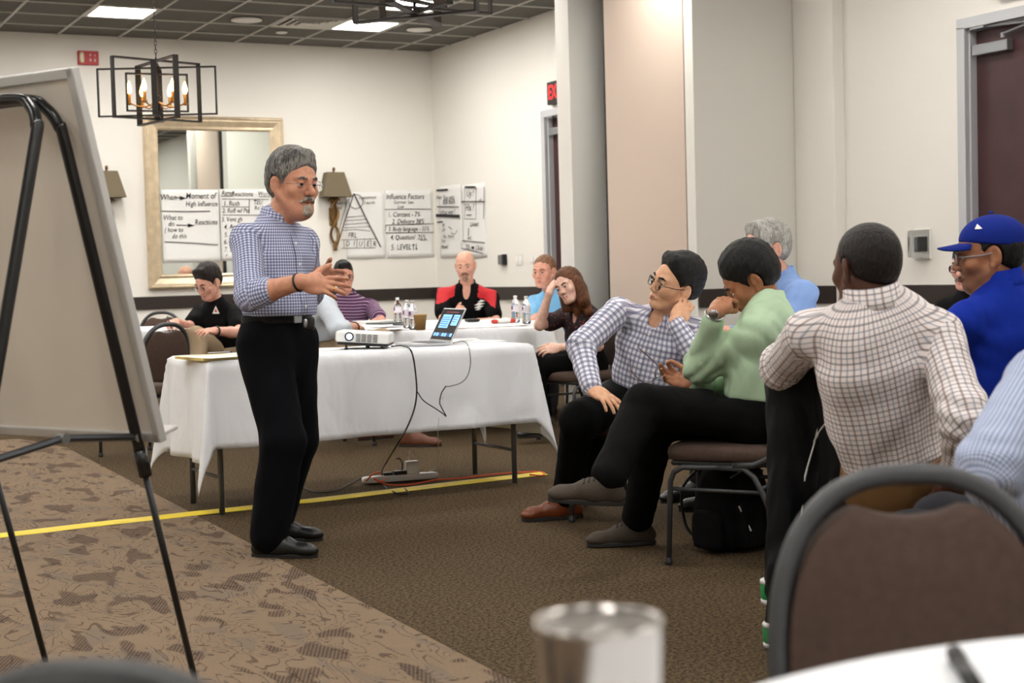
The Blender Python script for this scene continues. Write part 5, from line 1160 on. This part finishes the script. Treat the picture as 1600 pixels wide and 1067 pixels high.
# ------------------------------------------------------------------ jacket over the chair back
jl = np.array(JC.location); JFx = JF; JS = np.array([JF[1], -JF[0], 0])        # chair forward and right
jp = lambda a, y, z: jl+JS*a+JFx*y+U*z
J = SDF(); yb = lambda z: -.20-(z-.46)*.20
J.rc(jp(-.18, yb(.87), .865), jp(.18, yb(.87), .865), .030, None, .02); J.rc(jp(-.13, yb(.9), .895), jp(.13, yb(.9), .895), .03, None, .03)
for a in (-.19, -.11, -.04, .04, .11, .19):
    J.rc(jp(a, yb(.86), .85), jp(a*1.05, yb(.5)-.05, .30+.05*math.sin(a*20)), .034, .046, .03)
s1 = at(1211, 990, 4.52); s0 = jp(-.16, yb(.8)-.05, .78); s2 = at(1207, 922, 4.6)
for (b, dx) in ((s1, 0), (s2, .06)):
    a_ = s0+JS*dx; mid = (a_+b)/2+np.array([.02, -.01, 0]); J.rc(a_, mid, .06, .05, .05); J.rc(mid, b, .05, .033, .03)
def jw(p):
    q = p-jl.astype(F32); return (.004*np.sin(q[:, 2]*22+q[:, 0]*60)*np.sin(q[:, 1]*55+q[:, 2]*9)).astype(F32)
J.fn(jw, 0, 'add'); Vj, Qj = J.mesh(.010); jb = np.array([jl[0], jl[1], 0.])
jk = make_obj('jacket', relax(Vj, Qj, 1), Qj, cloth('black_nylon', (15, 15, 17), .55, .5), None, jb); jk.location = tuple(jb); tag(jk, 'black jacket with white piping draped over a chair back', 'jacket')
M_pipe = mat('white_piping', (214, 214, 212), .6)
for pts in ([(1286, 622), (1276, 680), (1258, 745), (1252, 800), (1240, 860), (1222, 930), (1208, 985)], [(1300, 652), (1285, 668), (1272, 690)], [(1252, 800), (1252, 835), (1244, 870), (1232, 920), (1216, 985)]):
    hit = [cast(J, x, y, 3.3, 5.2, 120) for x, y in pts]; hit = [h for h in hit if h is not None]
    if len(hit) > 2: MB().tube(bez(hit, 24)-jb, .0032, 6).build('piping', M_pipe, jk, smooth=True)
for b, off in ((s1, 0), (s2, 0)):
    d_ = U; Rm = np.eye(3)
    MB().lathe([(.034, .055), (.037, .05), (.036, .01), (.033, .004)], 20, b-jb-U*.03).build('cuff', mat('green_knit', (22, 130, 62), .8), jk, smooth=True)
    MB().lathe([(.0335, .0), (.0365, -.002), (.0355, -.012), (.03, -.014)], 20, b-jb-U*.026).build('cuff_stripe', M_pipe, jk, smooth=True)
    MB().lathe([(.036, .012), (.038, .010), (.0375, .0)], 20, b-jb+U*.022).build('cuff_stripe', M_pipe, jk, smooth=True)
# ------------------------------------------------------------------ backpack under the green man's chair
bp0 = atz(1135, 868, 0); bk = thing('backpack', 'black backpack on the carpet under the chair of the man in green', 'backpack', bp0+np.array([.12, .12, 0]), .35)
M_pack = cloth('black_canvas', (20, 20, 22), .8, .6)
MB().sup((0, 0, .19), (.34, .22, .38), .45, .5, 28, 18, fn=lambda x, y, z: (x*(1-.25*max(0, z)/.19), y*(1-.3*max(0, z)/.19), z)).build('bag_body', M_pack, bk, smooth=True)
MB().sup((0, -.11, .12), (.26, .09, .20), .4, .4).build('front_pocket', M_pack, bk, smooth=True); MB().sup((-.17, 0, .10), (.05, .15, .16), .5, .5).build('side_pocket', M_pack, bk, smooth=True)
for q in (-1, 1): MB().tube(bez([(q*.08, .10, .34), (q*.11, .17, .24), (q*.12, .15, .10), (q*.11, .10, .04)], 20), .016, 8, flat=.4).build('strap', M_black, bk, smooth=True)
MB().tube(bez([(-.04, .02, .36), (-.02, .01, .405), (.02, .01, .405), (.04, .02, .36)], 14), .008, 8).build('grab_handle', M_black, bk, smooth=True)
MB().tube(bez([(-.12, -.075, .31), (0, -.10, .345), (.12, -.075, .31)], 16), .003, 6).build('zip', M_chrome, bk, smooth=True)
MB().tube([(-.13, -.12, .20), (-.10, -.155, .10)], .004, 6).build('reflective_strip', M_pipe, bk)
# ------------------------------------------------------------------ speaker's extras
P0 = pr; bs = P0['base']; bd = P0['body']
def ringat(center, axis, rad, tube, name, m, parent, base, n=24, flat=None, sq=1.):
    ax_ = nrm(axis); x = nrm(np.cross(ax_, [0, 0, 1.])); y = np.cross(ax_, x)
    MB().tube([center-base+x*rad*math.cos(a)+y*rad*sq*math.sin(a) for a in np.linspace(0, 2*PI, n, endpoint=False)], tube, 8, closed=True, flat=flat).build(name, m, parent, smooth=True)
fd = nrm(P0['wr']['r']-P0['el']['r']); ringat(P0['wr']['r']-fd*.012, fd, .0335, .0055, 'bracelet', M_black, bd, bs)
W_, Hf_, hs_ = P0['hands']['r']; rp = W_+Hf_@np.array([-.0105, .112, -.001])*1.06; ringat(rp, Hf_@np.array([-.1, .93, -.25]), .0102, .0022, 'ring', mat('gold', (226, 178, 96), .2, 1), bd, bs, 16)
wa = P0['pel']+P0['ax']*P0['LT']*.22-P0['ax']*.03
hp = cast(P0['S'], 486, 488, 5.6, 6.9); hp = at(484, 505, 6.20)
MB().sup(hp-bs, (.04, .03, .058), .5, .5, R=frame(x=cdir(1, 0, .3), z=U)).build('phone_holster', mat('holster_black', (24, 24, 26), .35), bd, smooth=True); MB().sup(hp-bs+cdir(-.25, .02, .9)*.016+cdir(-1, 0, 0)*.012, (.016, .02, .036), .5, .5).build('holster_clip', M_chrome, bd, smooth=True)
pk = cast(P0['S'], 497, 383, 5.6, 6.9)
if pk is not None:
    pk = pk-P0['TF']*.002; m = MB(); m.tube([pk-bs+cdir(-.1, .5, .1)*.035, pk-bs-cdir(-.1, .5, .1)*.02], .0042, 8); m.build('pen', mat('pen_white', (220, 224, 232), .3), bd, smooth=True)
    V2 = [pk-bs+P0['TF']*.004+P0['TR']*a+U*b for a, b in ((-.055, -.005), (.055, -.005), (.055, -.10), (0, -.125), (-.055, -.10))]
# ------------------------------------------------------------------ watch and spectacles of the man in green, watches, pen, logos
g2 = gr; fd = nrm(g2['wr']['l']-g2['el']['l']); wc = g2['wr']['l']-fd*.004
ringat(wc, fd, .034, .007, 'watch_strap', M_chrome, g2['body'], g2['base'], flat=.5)
MB().lathe([(.019, 0), (.021, .004), (.019, .010), (.001, .011)], 20, wc+cdir(-.2, .1, .95)*.036-g2['base'], frame(x=fd, z=cdir(-.2, .1, .95))).build('watch', mat('watch_steel', (180, 182, 186), .2, .9), g2['body'], smooth=True)
for key, s_ in (('writer', 'l'), ('grey', 'r')):
    q = PEOPLE[key]; fd = nrm(q['wr'][s_]-q['el'][s_]); ringat(q['wr'][s_]-fd*.02, fd, .033, .009, 'watch', M_black, q['body'], q['base'], flat=.5)
tip = g2['tips']['r'][0]; dg = float((tip-CAM)@_f)-.03
sg = at(1022, 592, dg); sp_ = thing('spectacles', 'thin framed spectacles held in the hand of the man in green', 'glasses', sg)
m = MB(); G = lambda x, y, dd=0: at(x, y, dg+dd)-sg
for (a, b) in (((1030, 575), (1026, 590)), ((1019, 596), (1013, 607))):
    a, b = np.array(a, float), np.array(b, float); mid = (a+b)/2; ax_ = (b-a)/2; nr = np.array([4.5, 2.])
    m.tube([G(*(mid+ax_*math.cos(t)+nr*math.sin(t)), .01*math.sin(t)) for t in np.linspace(0, 2*PI, 16, endpoint=False)], .0020, 6, closed=True)
m.tube([G(1026, 590), G(1021, 592), G(1019, 596)], .0020, 6); m.build('frame', M_wire, sp_, smooth=True)
for pts in ([(1031, 575), (1020, 563), (1003, 548), (998, 543), (997, 537)], [(1013, 607), (1004, 597), (988, 582), (985, 572), (986, 560)]):
    mm = MB(); mm.tube(bez([G(x, y, .02*i) for i, (x, y) in enumerate(pts)], 18), .0022, 6); mm.build('temple', mat('dark_red_temple', (62, 20, 24), .35), sp_, smooth=True)
q = PEOPLE['writer']; tp = q['tips']['r'][0]; pn = thing('pen', 'dark pen in the hand of the writing man in black', 'pen', tp)
MB().tube([np.array([0, 0, -.03])+cdir(.2, 0, .1)*.01, cdir(-.3, .9, .1)*.11], .0045, 8).build('barrel', M_black, pn, smooth=True); MB().tube([np.array([0, 0, -.03])+cdir(.2, 0, .1)*.01, np.array([0, 0, -.042])+cdir(.2, 0, .1)*.015], [.004, .001], 8).build('nib', M_chrome, pn, smooth=True)
def patch(key, name, polys, d0, d1, m):
    q = PEOPLE[key]; mb = MB()
    for poly in polys:
        h = [cast(q['S'], x, y, d0, d1, 120) for x, y in poly]
        if any(v is None for v in h): continue
        c = np.mean(h, 0); n_ = nrm(CAM-c); mb.add([v-q['base']+n_*.004 for v in h], [tuple(range(len(h)))])
    if mb.n: mb.build(name, m, q['shirt'], solid=.002)
patch('writer', 'chest_emblem', [[(332, 490), (337, 478), (343, 490)]], 10.5, 12.5, M_white); patch('writer', 'emblem_centre', [[(335, 487.5), (337, 482), (340, 487.5)]], 10.5, 12.4, mat('emblem_red', (180, 40, 44), .6))
patch('bald', 'chest_emblem', [[(746, 472), (752, 468), (758, 470), (752, 472)], [(741, 477), (748, 473), (758, 474), (750, 477)], [(741, 481), (748, 477), (756, 478), (748, 482)], [(742, 484), (748, 482), (752, 482), (748, 484.5)]], 11.5, 13.2, M_white)
# blue cap
q = capm; Pc = q['P']; cs = SDF(); Hc = q['Hm']; M_cap = cloth('royal_blue_cap', (20, 40, 128), .8, .15)
cs.el(Pc(0, -.018, .045), tuple(1.06*v for v in (.085, .106, .082)), Hc, 0)
cs.fn(lambda p: -(((p-Pc(0, 0, .034).astype(F32))@(Hc[:, 2]*.98+Hc[:, 1]*-.16).astype(F32))).astype(F32), .004, 'int')
Vc, Qc = cs.mesh(.005); co = make_obj('cap', Vc, Qc, M_cap, q['body'], q['base'])
m = MB(); V2 = []
for t0_ in (0, -.0045):
    for i in range(17):
        a = -PI/2+PI*i/16; V2.append(Pc(.078*math.sin(a), .055, .048-.012*abs(math.sin(a))**2+t0_)-q['base'])
    for i in range(17):
        a = -PI/2+PI*i/16; V2.append(Pc(.080*math.sin(a), .06+.095*math.cos(a)**.7, .040-.016*math.sin(a)**2+t0_-.004*math.cos(a))-q['base'])
F2 = [(i, i+1, 18+i, 17+i) for i in range(16)]+[(34+17+i, 34+18+i, 34+i+1, 34+i) for i in range(16)]+[(17+i, 18+i, 34+18+i, 34+17+i) for i in range(16)]
m.add(V2, F2).build('brim', M_cap, co, smooth=True)
def cpatch(name, S, base, parent, poly, d0, d1, m):
    h = [cast(S, x, y, d0, d1, 160) for x, y in poly]
    if any(v is None for v in h): return
    n_ = nrm(CAM-np.mean(h, 0)); MB().add([v-base+n_*.003 for v in h], [tuple(range(len(h)))]).build(name, m, parent, solid=.002)
cpatch('flag_emblem', cs, q['base'], co, [(1523, 358), (1527, 350), (1535, 357), (1530, 358)], 4.6, 5.4, M_white)
for i in range(3): cpatch('red_lettering', cs, q['base'], co, [(1576.5+4*i, 379.5+1.5*i), (1579.5+4*i, 380+1.5*i), (1579+4*i, 385+1.5*i), (1576+4*i, 384.5+1.5*i)], 4.5, 5.5, mat('red_stitch', (200, 60, 84), .7))
MB().lathe([(.001, .008), (.009, .004), (.01, 0)], 12, Pc(0, -.018, .131)-q['base'], Hc).build('cap_button', M_cap, co, smooth=True)

# ------------------------------------------------------------------ on the projector table
TZ = .766
M_sheet = mat('printer_paper', (242, 242, 240), .8)
def sheets(label, px, py, z, rz, n=1, size=(.216, .279), m=None, name='paper_sheet', cat='paper', t=.001, grp=None):
    p = atz(px, py, z); o = MB()
    for i in range(n): o.box((0, 0, t/2+i*(t+.0006)), (size[0], size[1], t), rz=random.uniform(-.05, .05)*(i > 0))
    o = o.build(name, m or M_sheet); o.location = (p[0], p[1], z); o.rotation_euler = (0, 0, rz); return tag(o, label, cat, grp)
sheets('yellow writing pad at the left end of the projector table', 333, 560, TZ, .15, 1, (.26, .33), mat('yellow_pad', (232, 208, 130), .8), 'writing_pad', 'notepad', .012)
sheets('white sheet lying on the yellow pad', 336, 557, TZ+.013, .25); sheets('white sheet beside the yellow pad, nearest the speaker', 372, 556, TZ, -.2)
sheets('white sheet on the table right of the speaker\'s hip', 505, 546, TZ, .3)
p = atz(345, 552, TZ+.016); o = thing('pen', 'silver pen lying across the papers on the yellow pad', 'pen', (p[0], p[1], TZ+.0205), .1); MB().tube([(-.07, 0, 0), (.05, 0, 0)], .0045, 8).build('barrel', mat('silver_barrel', (150, 152, 158), .3, .8), o, smooth=True); MB().tube([(.05, 0, 0), (.066, 0, 0)], [.0045, .001], 8).build('nib', M_black, o, smooth=True)
sheets('white sheet at the right end of the projector table', 745, 533, TZ, .5); sheets('second white sheet at the right end, by the laptop', 718, 531, TZ, -.35)
# projector
pp = atz(568, 546, TZ); pj = thing('projector', 'white data projector with its lens cap aside and front foot raised', 'projector', (pp[0]+.06, pp[1]+.12, TZ), -YAW-.05)
pj['label'] = 'white data projector standing on the table beside the speaker'
Rt = roty(.075); zc_ = .062
MB().box((0, 0, zc_), (.285, .225, .058), R=Rt).build('case', mat('projector_white', (236, 236, 232), .4), pj, bevel=.012, seg=3)
MB().box((0, 0, zc_-.035), (.270, .210, .018), R=Rt).build('dark_base', M_black, pj, bevel=.006)
q0 = lambda x, y, z: Rt@np.array([x, y, z])+np.array([0, 0, zc_])
MB().lathe([(.024, 0), (.024, .006), (.019, .007), (.016, .0)], 20, q0(-.068, -.112, .002), Rt@frame(x=np.array([1., 0, 0]), z=np.array([0, -1., 0]))).build('lens_ring', M_black, pj, smooth=True)
MB().lathe([(.001, .006), (.012, .003), (.017, 0)], 20, q0(-.068, -.113, .002), Rt@frame(x=np.array([1., 0, 0]), z=np.array([0, -1., 0]))).build('lens', mat('projector_lens', (60, 110, 200), .05, emit=(190, 215, 255), estr=2.5), pj, smooth=True)
M_slot = mat('vent_slot', (60, 60, 60), .7)
for i in range(4):
    for j in range(6): MB().box(q0(-.02+.030*i, -.1135, .016-.0075*j), (.024, .003, .0035), R=Rt).build('vent_slot', M_slot, pj)
for (x, y, h_) in ((-.09, -.085, .045), (.10, -.085, .02), (.0, .085, .03)): MB().lathe([(.012, 0), (.012, .006), (.006, .008), (.006, h_)], 10, (x, y, 0)).build('foot', M_black, pj)
# laptop
ll = atz(688, 538, TZ); hv = nrm(.43*_r0+.90*np.array([-math.sin(YAW), -math.cos(YAW), 0])); kv = nrm(-.90*_r0+.43*np.array([-math.sin(YAW), -math.cos(YAW), 0]))   # hinge line, towards the user
lp_ = thing('laptop', 'open silver laptop with slides on its screen, on the projector table', 'laptop', (ll[0], ll[1], TZ))
Rb = np.stack([hv, -kv, U], 1); Rb = Rb if np.linalg.det(Rb) > 0 else np.stack([-hv, -kv, U], 1)
M_sil = mat('laptop_aluminium', (188, 190, 194), .35, .7)
MB().box(kv*.105+U*.008, (.30, .21, .014), R=Rb).build('laptop_base', M_sil, lp_, bevel=.004); MB().box(kv*.075+U*.0155, (.27, .10, .002), R=Rb).build('keyboard', mat('black_keys', (26, 26, 28), .5, bump=.8, bscale=140), lp_); MB().box(kv*.165+U*.0155, (.10, .065, .0012), R=Rb).build('trackpad', mat('trackpad_grey', (164, 166, 170), .35, .5), lp_)
uv_ = nrm(U*.88-kv*.475); nv_ = nrm(np.cross(hv, uv_)); nv_ = nv_ if nv_@kv > 0 else -nv_; Rs = np.stack([hv, uv_, np.cross(hv, uv_)], 1)
MB().box(uv_*.10+U*.016, (.30, .205, .008), R=Rs).build('lid', M_sil, lp_, bevel=.003)
scr = MB().box(uv_*.102+U*.016+nv_*.0045, (.285, .185, .001), R=Rs).build('screen', mat('dark_screen', (14, 14, 20), .15, emit=(18, 18, 28), estr=.4), lp_)
M_sl = mat('lit_slide', (120, 180, 240), .3, emit=(120, 185, 250), estr=.85); M_txt = mat('slide_text', (40, 70, 120), .4, emit=(60, 100, 160), estr=.5)
rs = np.cross(uv_, nv_); S2 = lambda a, b, e=.0055: uv_*(.102+b)+U*.016+nv_*e+rs*a            # a to the viewer's right
def scr_rect(a0, a1, b0, b1, m, nme, e=.0055): MB().add([S2(a0, b0, e), S2(a1, b0, e), S2(a1, b1, e), S2(a0, b1, e)], [(0, 1, 2, 3)]).build(nme, m, scr)
scr_rect(-.105, .02, -.022, .06, M_sl, 'slide'); scr_rect(.045, .13, -.005, .06, M_sl, 'slide')
for i in range(5): scr_rect(-.095, .0+.01*(i % 2), .04-.013*i, .044-.013*i, M_txt, 'slide_text', .006)
for i in range(3): scr_rect(.055, .115-.01*i, .044-.014*i, .048-.014*i, M_txt, 'slide_text', .006)
for i in range(7): scr_rect(-.125+.037*i, -.094+.037*i, -.072, -.052, M_sl if i % 3 != 2 else M_txt, 'thumbnail')
scr_rect(-.08, .09, .072, .078, mat('red_title', (110, 24, 24), .4, emit=(130, 30, 30), estr=.4), 'title_line')
# ------------------------------------------------------------------ leads, power strip, yellow cable tape
def cable(label, pts, r_, m, name='cable'):
    P = bez(pts, 10*len(pts)); b = P[0]*1; b[2] = min(p_[2] for p_ in P); o = MB().tube(P-b, r_, 6).build(name, m, None, smooth=True); o.location = tuple(b); return tag(o, label, 'cable')
M_blackcable = mat('black_cable', (16, 16, 17), .45); M_whitecable = mat('white_cable', (226, 226, 224), .45); M_orange = mat('orange_cord', (222, 84, 34), .5)
YC = 7.045
fy = lambda x, y, dy=0: ony(x, y, YC+dy)
gl = lambda x, y, z=.006: atz(x, y, z)
pe = np.array([pj.location[0], pj.location[1], TZ])
cable('black lead from the projector down the front of the cloth to the power strip', [gl(612, 541, TZ+.02), gl(628, 540, TZ+.006), gl(640, 545, TZ+.01), fy(646, 560, -.01), fy(650, 590, -.02), fy(651, 615, -.03), fy(647, 640, -.03), fy(636, 668, -.04), fy(622, 692, -.02), gl(604, 722, .17), gl(597, 735, .08), gl(598, 750, .012), gl(603, 762), gl(622, 771), gl(638, 770), gl(632, 763)], .0045, M_blackcable)
cable('black lead branching off across the cloth to the right', [fy(652, 612, -.03), fy(662, 626, -.03), fy(680, 638, -.03), fy(692, 646, -.035), fy(697, 650, -.035), fy(690, 637, -.03), fy(687, 628, -.025), fy(690, 614, -.02), fy(697, 603, -.02)], .003, M_blackcable)
cable('grey lead from the laptop hanging over the front of the cloth', [gl(708, 536, TZ+.01), gl(722, 533, TZ+.006), gl(730, 537, TZ+.008), fy(734, 550, -.01), fy(735, 570, -.015), fy(730, 588, -.02), fy(720, 598, -.02), fy(705, 603, -.02), fy(697, 604, -.02)], .003, mat('grey_cable', (128, 128, 128), .5))
cable('thin white charger lead rising from the power strip to the table', [fy(686, 652, .0), fy(684, 676, .05), gl(685, 705, .20), gl(684, 722, .12), gl(678, 733, .06), gl(668, 737, .05)], .0022, M_whitecable)
cable('thin black lead trailing on the carpet behind the speaker', [gl(468, 744), gl(475, 742), gl(474, 752), gl(466, 757), gl(490, 768), gl(520, 768), gl(545, 757), gl(562, 748), gl(575, 743)], .003, M_blackcable)
A0, A1 = gl(-60, 845, 0), gl(848, 741, 0); td = nrm(A1-A0); tn = np.array([-td[1], td[0], 0]); Lt = np.linalg.norm(A1-A0)
def tape(u, v):
    s_ = (v-.5)*.13; bumpz = .006*max(0, 1-(abs(s_)/.04)**2)+.0035+.004*math.sin(u*40)*max(0, 1-abs(s_)*14); wob = .012*math.sin(u*9)
    hump = .016*math.exp(-((u*Lt-1.62)/.03)**2)*(1 if abs(s_) < .05 else .2)
    return td*u*Lt+tn*(s_+wob)+U*(bumpz+hump)
o = MB().surf(tape, 90, 9).build('cable_tape', mat('yellow_tape', (232, 206, 44), .55, var=.12, vscale=9), None, smooth=True, solid=.002); o.location = tuple(A0); tag(o, 'long yellow cable tape stuck across the carpet under the table', 'tape')
cable('orange extension cord coming out of the power strip and lying along the tape', [gl(572, 752, .02), gl(580, 743, .05), gl(592, 738, .06), gl(603, 744, .03), gl(598, 752, .03), gl(585, 748, .06), gl(606, 757, .02), gl(640, 757), gl(680, 750, .014), gl(720, 747, .014), gl(770, 741, .014), gl(810, 738, .014), gl(840, 737, .014), gl(850, 739, .012), gl(846, 743, .012), gl(828, 741, .012)], .0045, M_orange)
s0_, s1_ = gl(566, 757, 0), gl(684, 748, 0); ps = thing('power_strip', 'white power strip with plugs on the yellow tape', 'power strip', (s0_+s1_)/2, math.atan2((s1_-s0_)[1], (s1_-s0_)[0]))
Lp = np.linalg.norm(s1_-s0_); MB().sup((0, 0, .024), (Lp, .06, .036), .3, .25, 32, 10).build('strip_body', M_white, ps, smooth=True)
MB().box((.0, 0, .032+.014), (.075, .045, .035)).build('black_adapter', M_black, ps, bevel=.005); MB().box((.07, 0, .075), (.075, .05, .075)).build('white_charger', mat('charger_white', (244, 244, 242), .35), ps, bevel=.006)
MB().box((-.07, 0, .045), (.05, .03, .025)).build('black_plug', M_black, ps, bevel=.004)
MB().tube(bez([(.06, 0, .11), (.045, .01, .15), (.07, -.01, .17), (.09, .01, .13), (.06, .0, .16), (.05, -.01, .13)], 40), .0018, 6).build('coiled_lead', M_whitecable, ps, smooth=True)
MB().tube(bez([(.01, 0, .06), (.015, 0, .10), (.0, .01, .13), (-.015, .015, .125)], 20), .004, 6).build('adapter_lead', M_blackcable, ps, smooth=True)
# ------------------------------------------------------------------ on the round table at the back
BZ = .766
M_pet = mat('clear_bottle', (244, 248, 250), .04, trans=1); M_lbl = mat('bottle_label', (238, 232, 240), .5); M_lr = mat('label_red', (206, 52, 70), .5); M_lb = mat('label_blue', (70, 50, 130), .5)
def bottle(px, py, label):
    p = atz(px, py, BZ); t = thing('water_bottle', label, 'bottle', (p[0], p[1], BZ), random.uniform(-2, -1.4), 'water bottles')
    MB().lathe([(.001, .004), (.025, 0), (.031, .008), (.031, .05), (.029, .055), (.031, .06), (.031, .135), (.026, .155), (.013, .178), (.0125, .185)], 20).build('bottle_body', M_pet, t, smooth=True)
    l = MB(); l.lathe([(.0315, .085), (.0318, .086), (.0318, .13), (.0315, .131)], 24); l = l.build('label_band', M_lbl, t, smooth=True)
    for (a0, a1, z0, z1, m_) in ((-.9, .1, .092, .126, M_lr), (.15, .6, .10, .128, M_lb)):
        MB().surf(lambda u, v: (.0324*math.cos(a0+(a1-a0)*u-PI/2), .0324*math.sin(a0+(a1-a0)*u-PI/2), z0+(z1-z0)*v), 8, 2).build('label_print', m_, l, smooth=True)
    MB().lathe([(.0145, .185), (.0145, .200), (.013, .203), (.001, .2035)], 16).build('cap', M_white, t, smooth=True)
    MB().lathe([(.001, .006), (.0285, .007), (.0285, .13), (.001, .131)], 18).build('water', mat('water', (250, 252, 252), .02, trans=1), t, smooth=True)
bottle(622, 505, 'water bottle standing apart, nearest the man in the striped polo'); bottle(637, 513, 'water bottle touching its neighbour, left of the paper cup'); bottle(646, 515, 'water bottle directly left of the paper cup'); bottle(806, 504, 'water bottle on the right of the table, farther from the woman'); bottle(823, 506, 'water bottle on the right of the table, nearest the woman')
p = atz(657, 516, BZ); t = thing('paper_cup', 'tan paper cup beside the water bottles', 'cup', (p[0], p[1], BZ))
MB().lathe([(.001, .003), (.034, .001), (.046, .105), (.048, .108), (.046, .110), (.044, .106), (.032, .006), (.001, .006)], 24).build('cup_wall', mat('tan_cup', (196, 160, 104), .6), t, smooth=True); MB().lathe([(.0385, .045), (.0392, .046), (.0402, .065), (.0398, .066)], 24).build('printed_band', mat('cup_print', (150, 70, 50), .6), t, smooth=True)
sheets('stack of papers and folder in front of the man in the striped polo', 588, 505, BZ, .2, 5, (.30, .24), None, 'folder_stack', 'papers', .004)
p = atz(606, 506, BZ+.024); o = MB().box((0, 0, .006), (.26, .20, .012)).build('folder', mat('dark_folder', (60, 66, 64), .5), None, bevel=.003); o.location = (p[0], p[1], BZ+.024); o.rotation_euler = (0, 0, .3); tag(o, 'dark green folder on top of the stacked papers', 'folder')
sheets('loose white sheet in front of the water bottles', 600, 514, BZ, .6); sheets('loose white sheet in front of the bald man', 735, 502, BZ, .1); sheets('white sheet at the edge of the table by the woman\'s elbow', 815, 512, BZ, .4); sheets('white sheet under the woman\'s elbow', 850, 508, BZ, -.3)
p = atz(738, 503, BZ); o = MB().sup((0, 0, .012), (.11, .08, .024), .5, .4).build('eyeglass_case', M_black, None, smooth=True); o.location = (p[0], p[1], BZ+.002); tag(o, 'small black case on the sheet in front of the bald man', 'case')
p = atz(785, 505, BZ); t = thing('snack_wrapper', 'crumpled red and white snack wrapper on the back table', 'wrapper', (p[0], p[1], BZ))
MB().sup((0, 0, .018), (.15, .09, .036), .7, .7, 20, 10, fn=lambda x, y, z: (x, y, z*(1+.5*math.sin(x*60)*math.cos(y*70)))).build('wrapper', M_sheet, t, smooth=True)
for x in (-.075, .07): MB().sup((x, -.02, .016), (.05, .05, .032), .7, .7, 14, 8).build('red_end', mat('wrapper_red', (206, 60, 44), .5), t, smooth=True)
p = atz(630, 508, BZ); o = MB().box((0, 0, .005), (.075, .15, .009)).build('phone', mat('phone_black', (22, 22, 24), .2), None, bevel=.003); o.location = (p[0], p[1], BZ); o.rotation_euler = (0, 0, .9); tag(o, 'black phone lying next to the stacked papers', 'phone')
sp2 = atz(262, 516, .795); sheets('white sheet the man in black is writing on', 262, 514, .796, .3)
# ------------------------------------------------------------------ foreground tumbler and marker on the near table
p = at(935, 975, 1.07); NZ = .766; t = thing('steel_tumbler', 'shiny steel tumbler in the near foreground at the bottom', 'tumbler', (p[0], p[1], NZ)); hT = p[2]-NZ+.004
M_st = mat('polished_steel', (196, 192, 188), .22, 1)
MB().lathe([(.001, .001), (.034, .0), (.037, .004), (.0455, hT-.006), (.0462, hT-.002), (.0455, hT), (.0435, hT-.001), (.0425, hT-.012), (.034, .006), (.001, .005)], 48).build('cup_wall', M_st, t, smooth=True)
MB().lathe([(.001, hT-.020), (.030, hT-.020), (.0385, hT-.016), (.0425, hT-.010), (.0418, hT-.006), (.038, hT-.012), (.030, hT-.017), (.001, hT-.017)], 40).build('lid', mat('smoked_clear_lid', (210, 204, 198), .08, trans=.6), t, smooth=True)
p = atz(1507, 1060, NZ); t = thing('marker', 'black marker on the near white table at the bottom right', 'marker', (p[0], p[1], NZ+.009), .95); MB().tube([(-.06, 0, 0), (.03, 0, 0)], .008, 12).build('barrel', M_black, t, smooth=True); MB().tube([(.03, 0, 0), (.062, 0, 0), (.066, 0, 0)], [.0088, .0085, .005], 12).build('cap', mat('marker_cap', (36, 36, 38), .4), t, smooth=True)
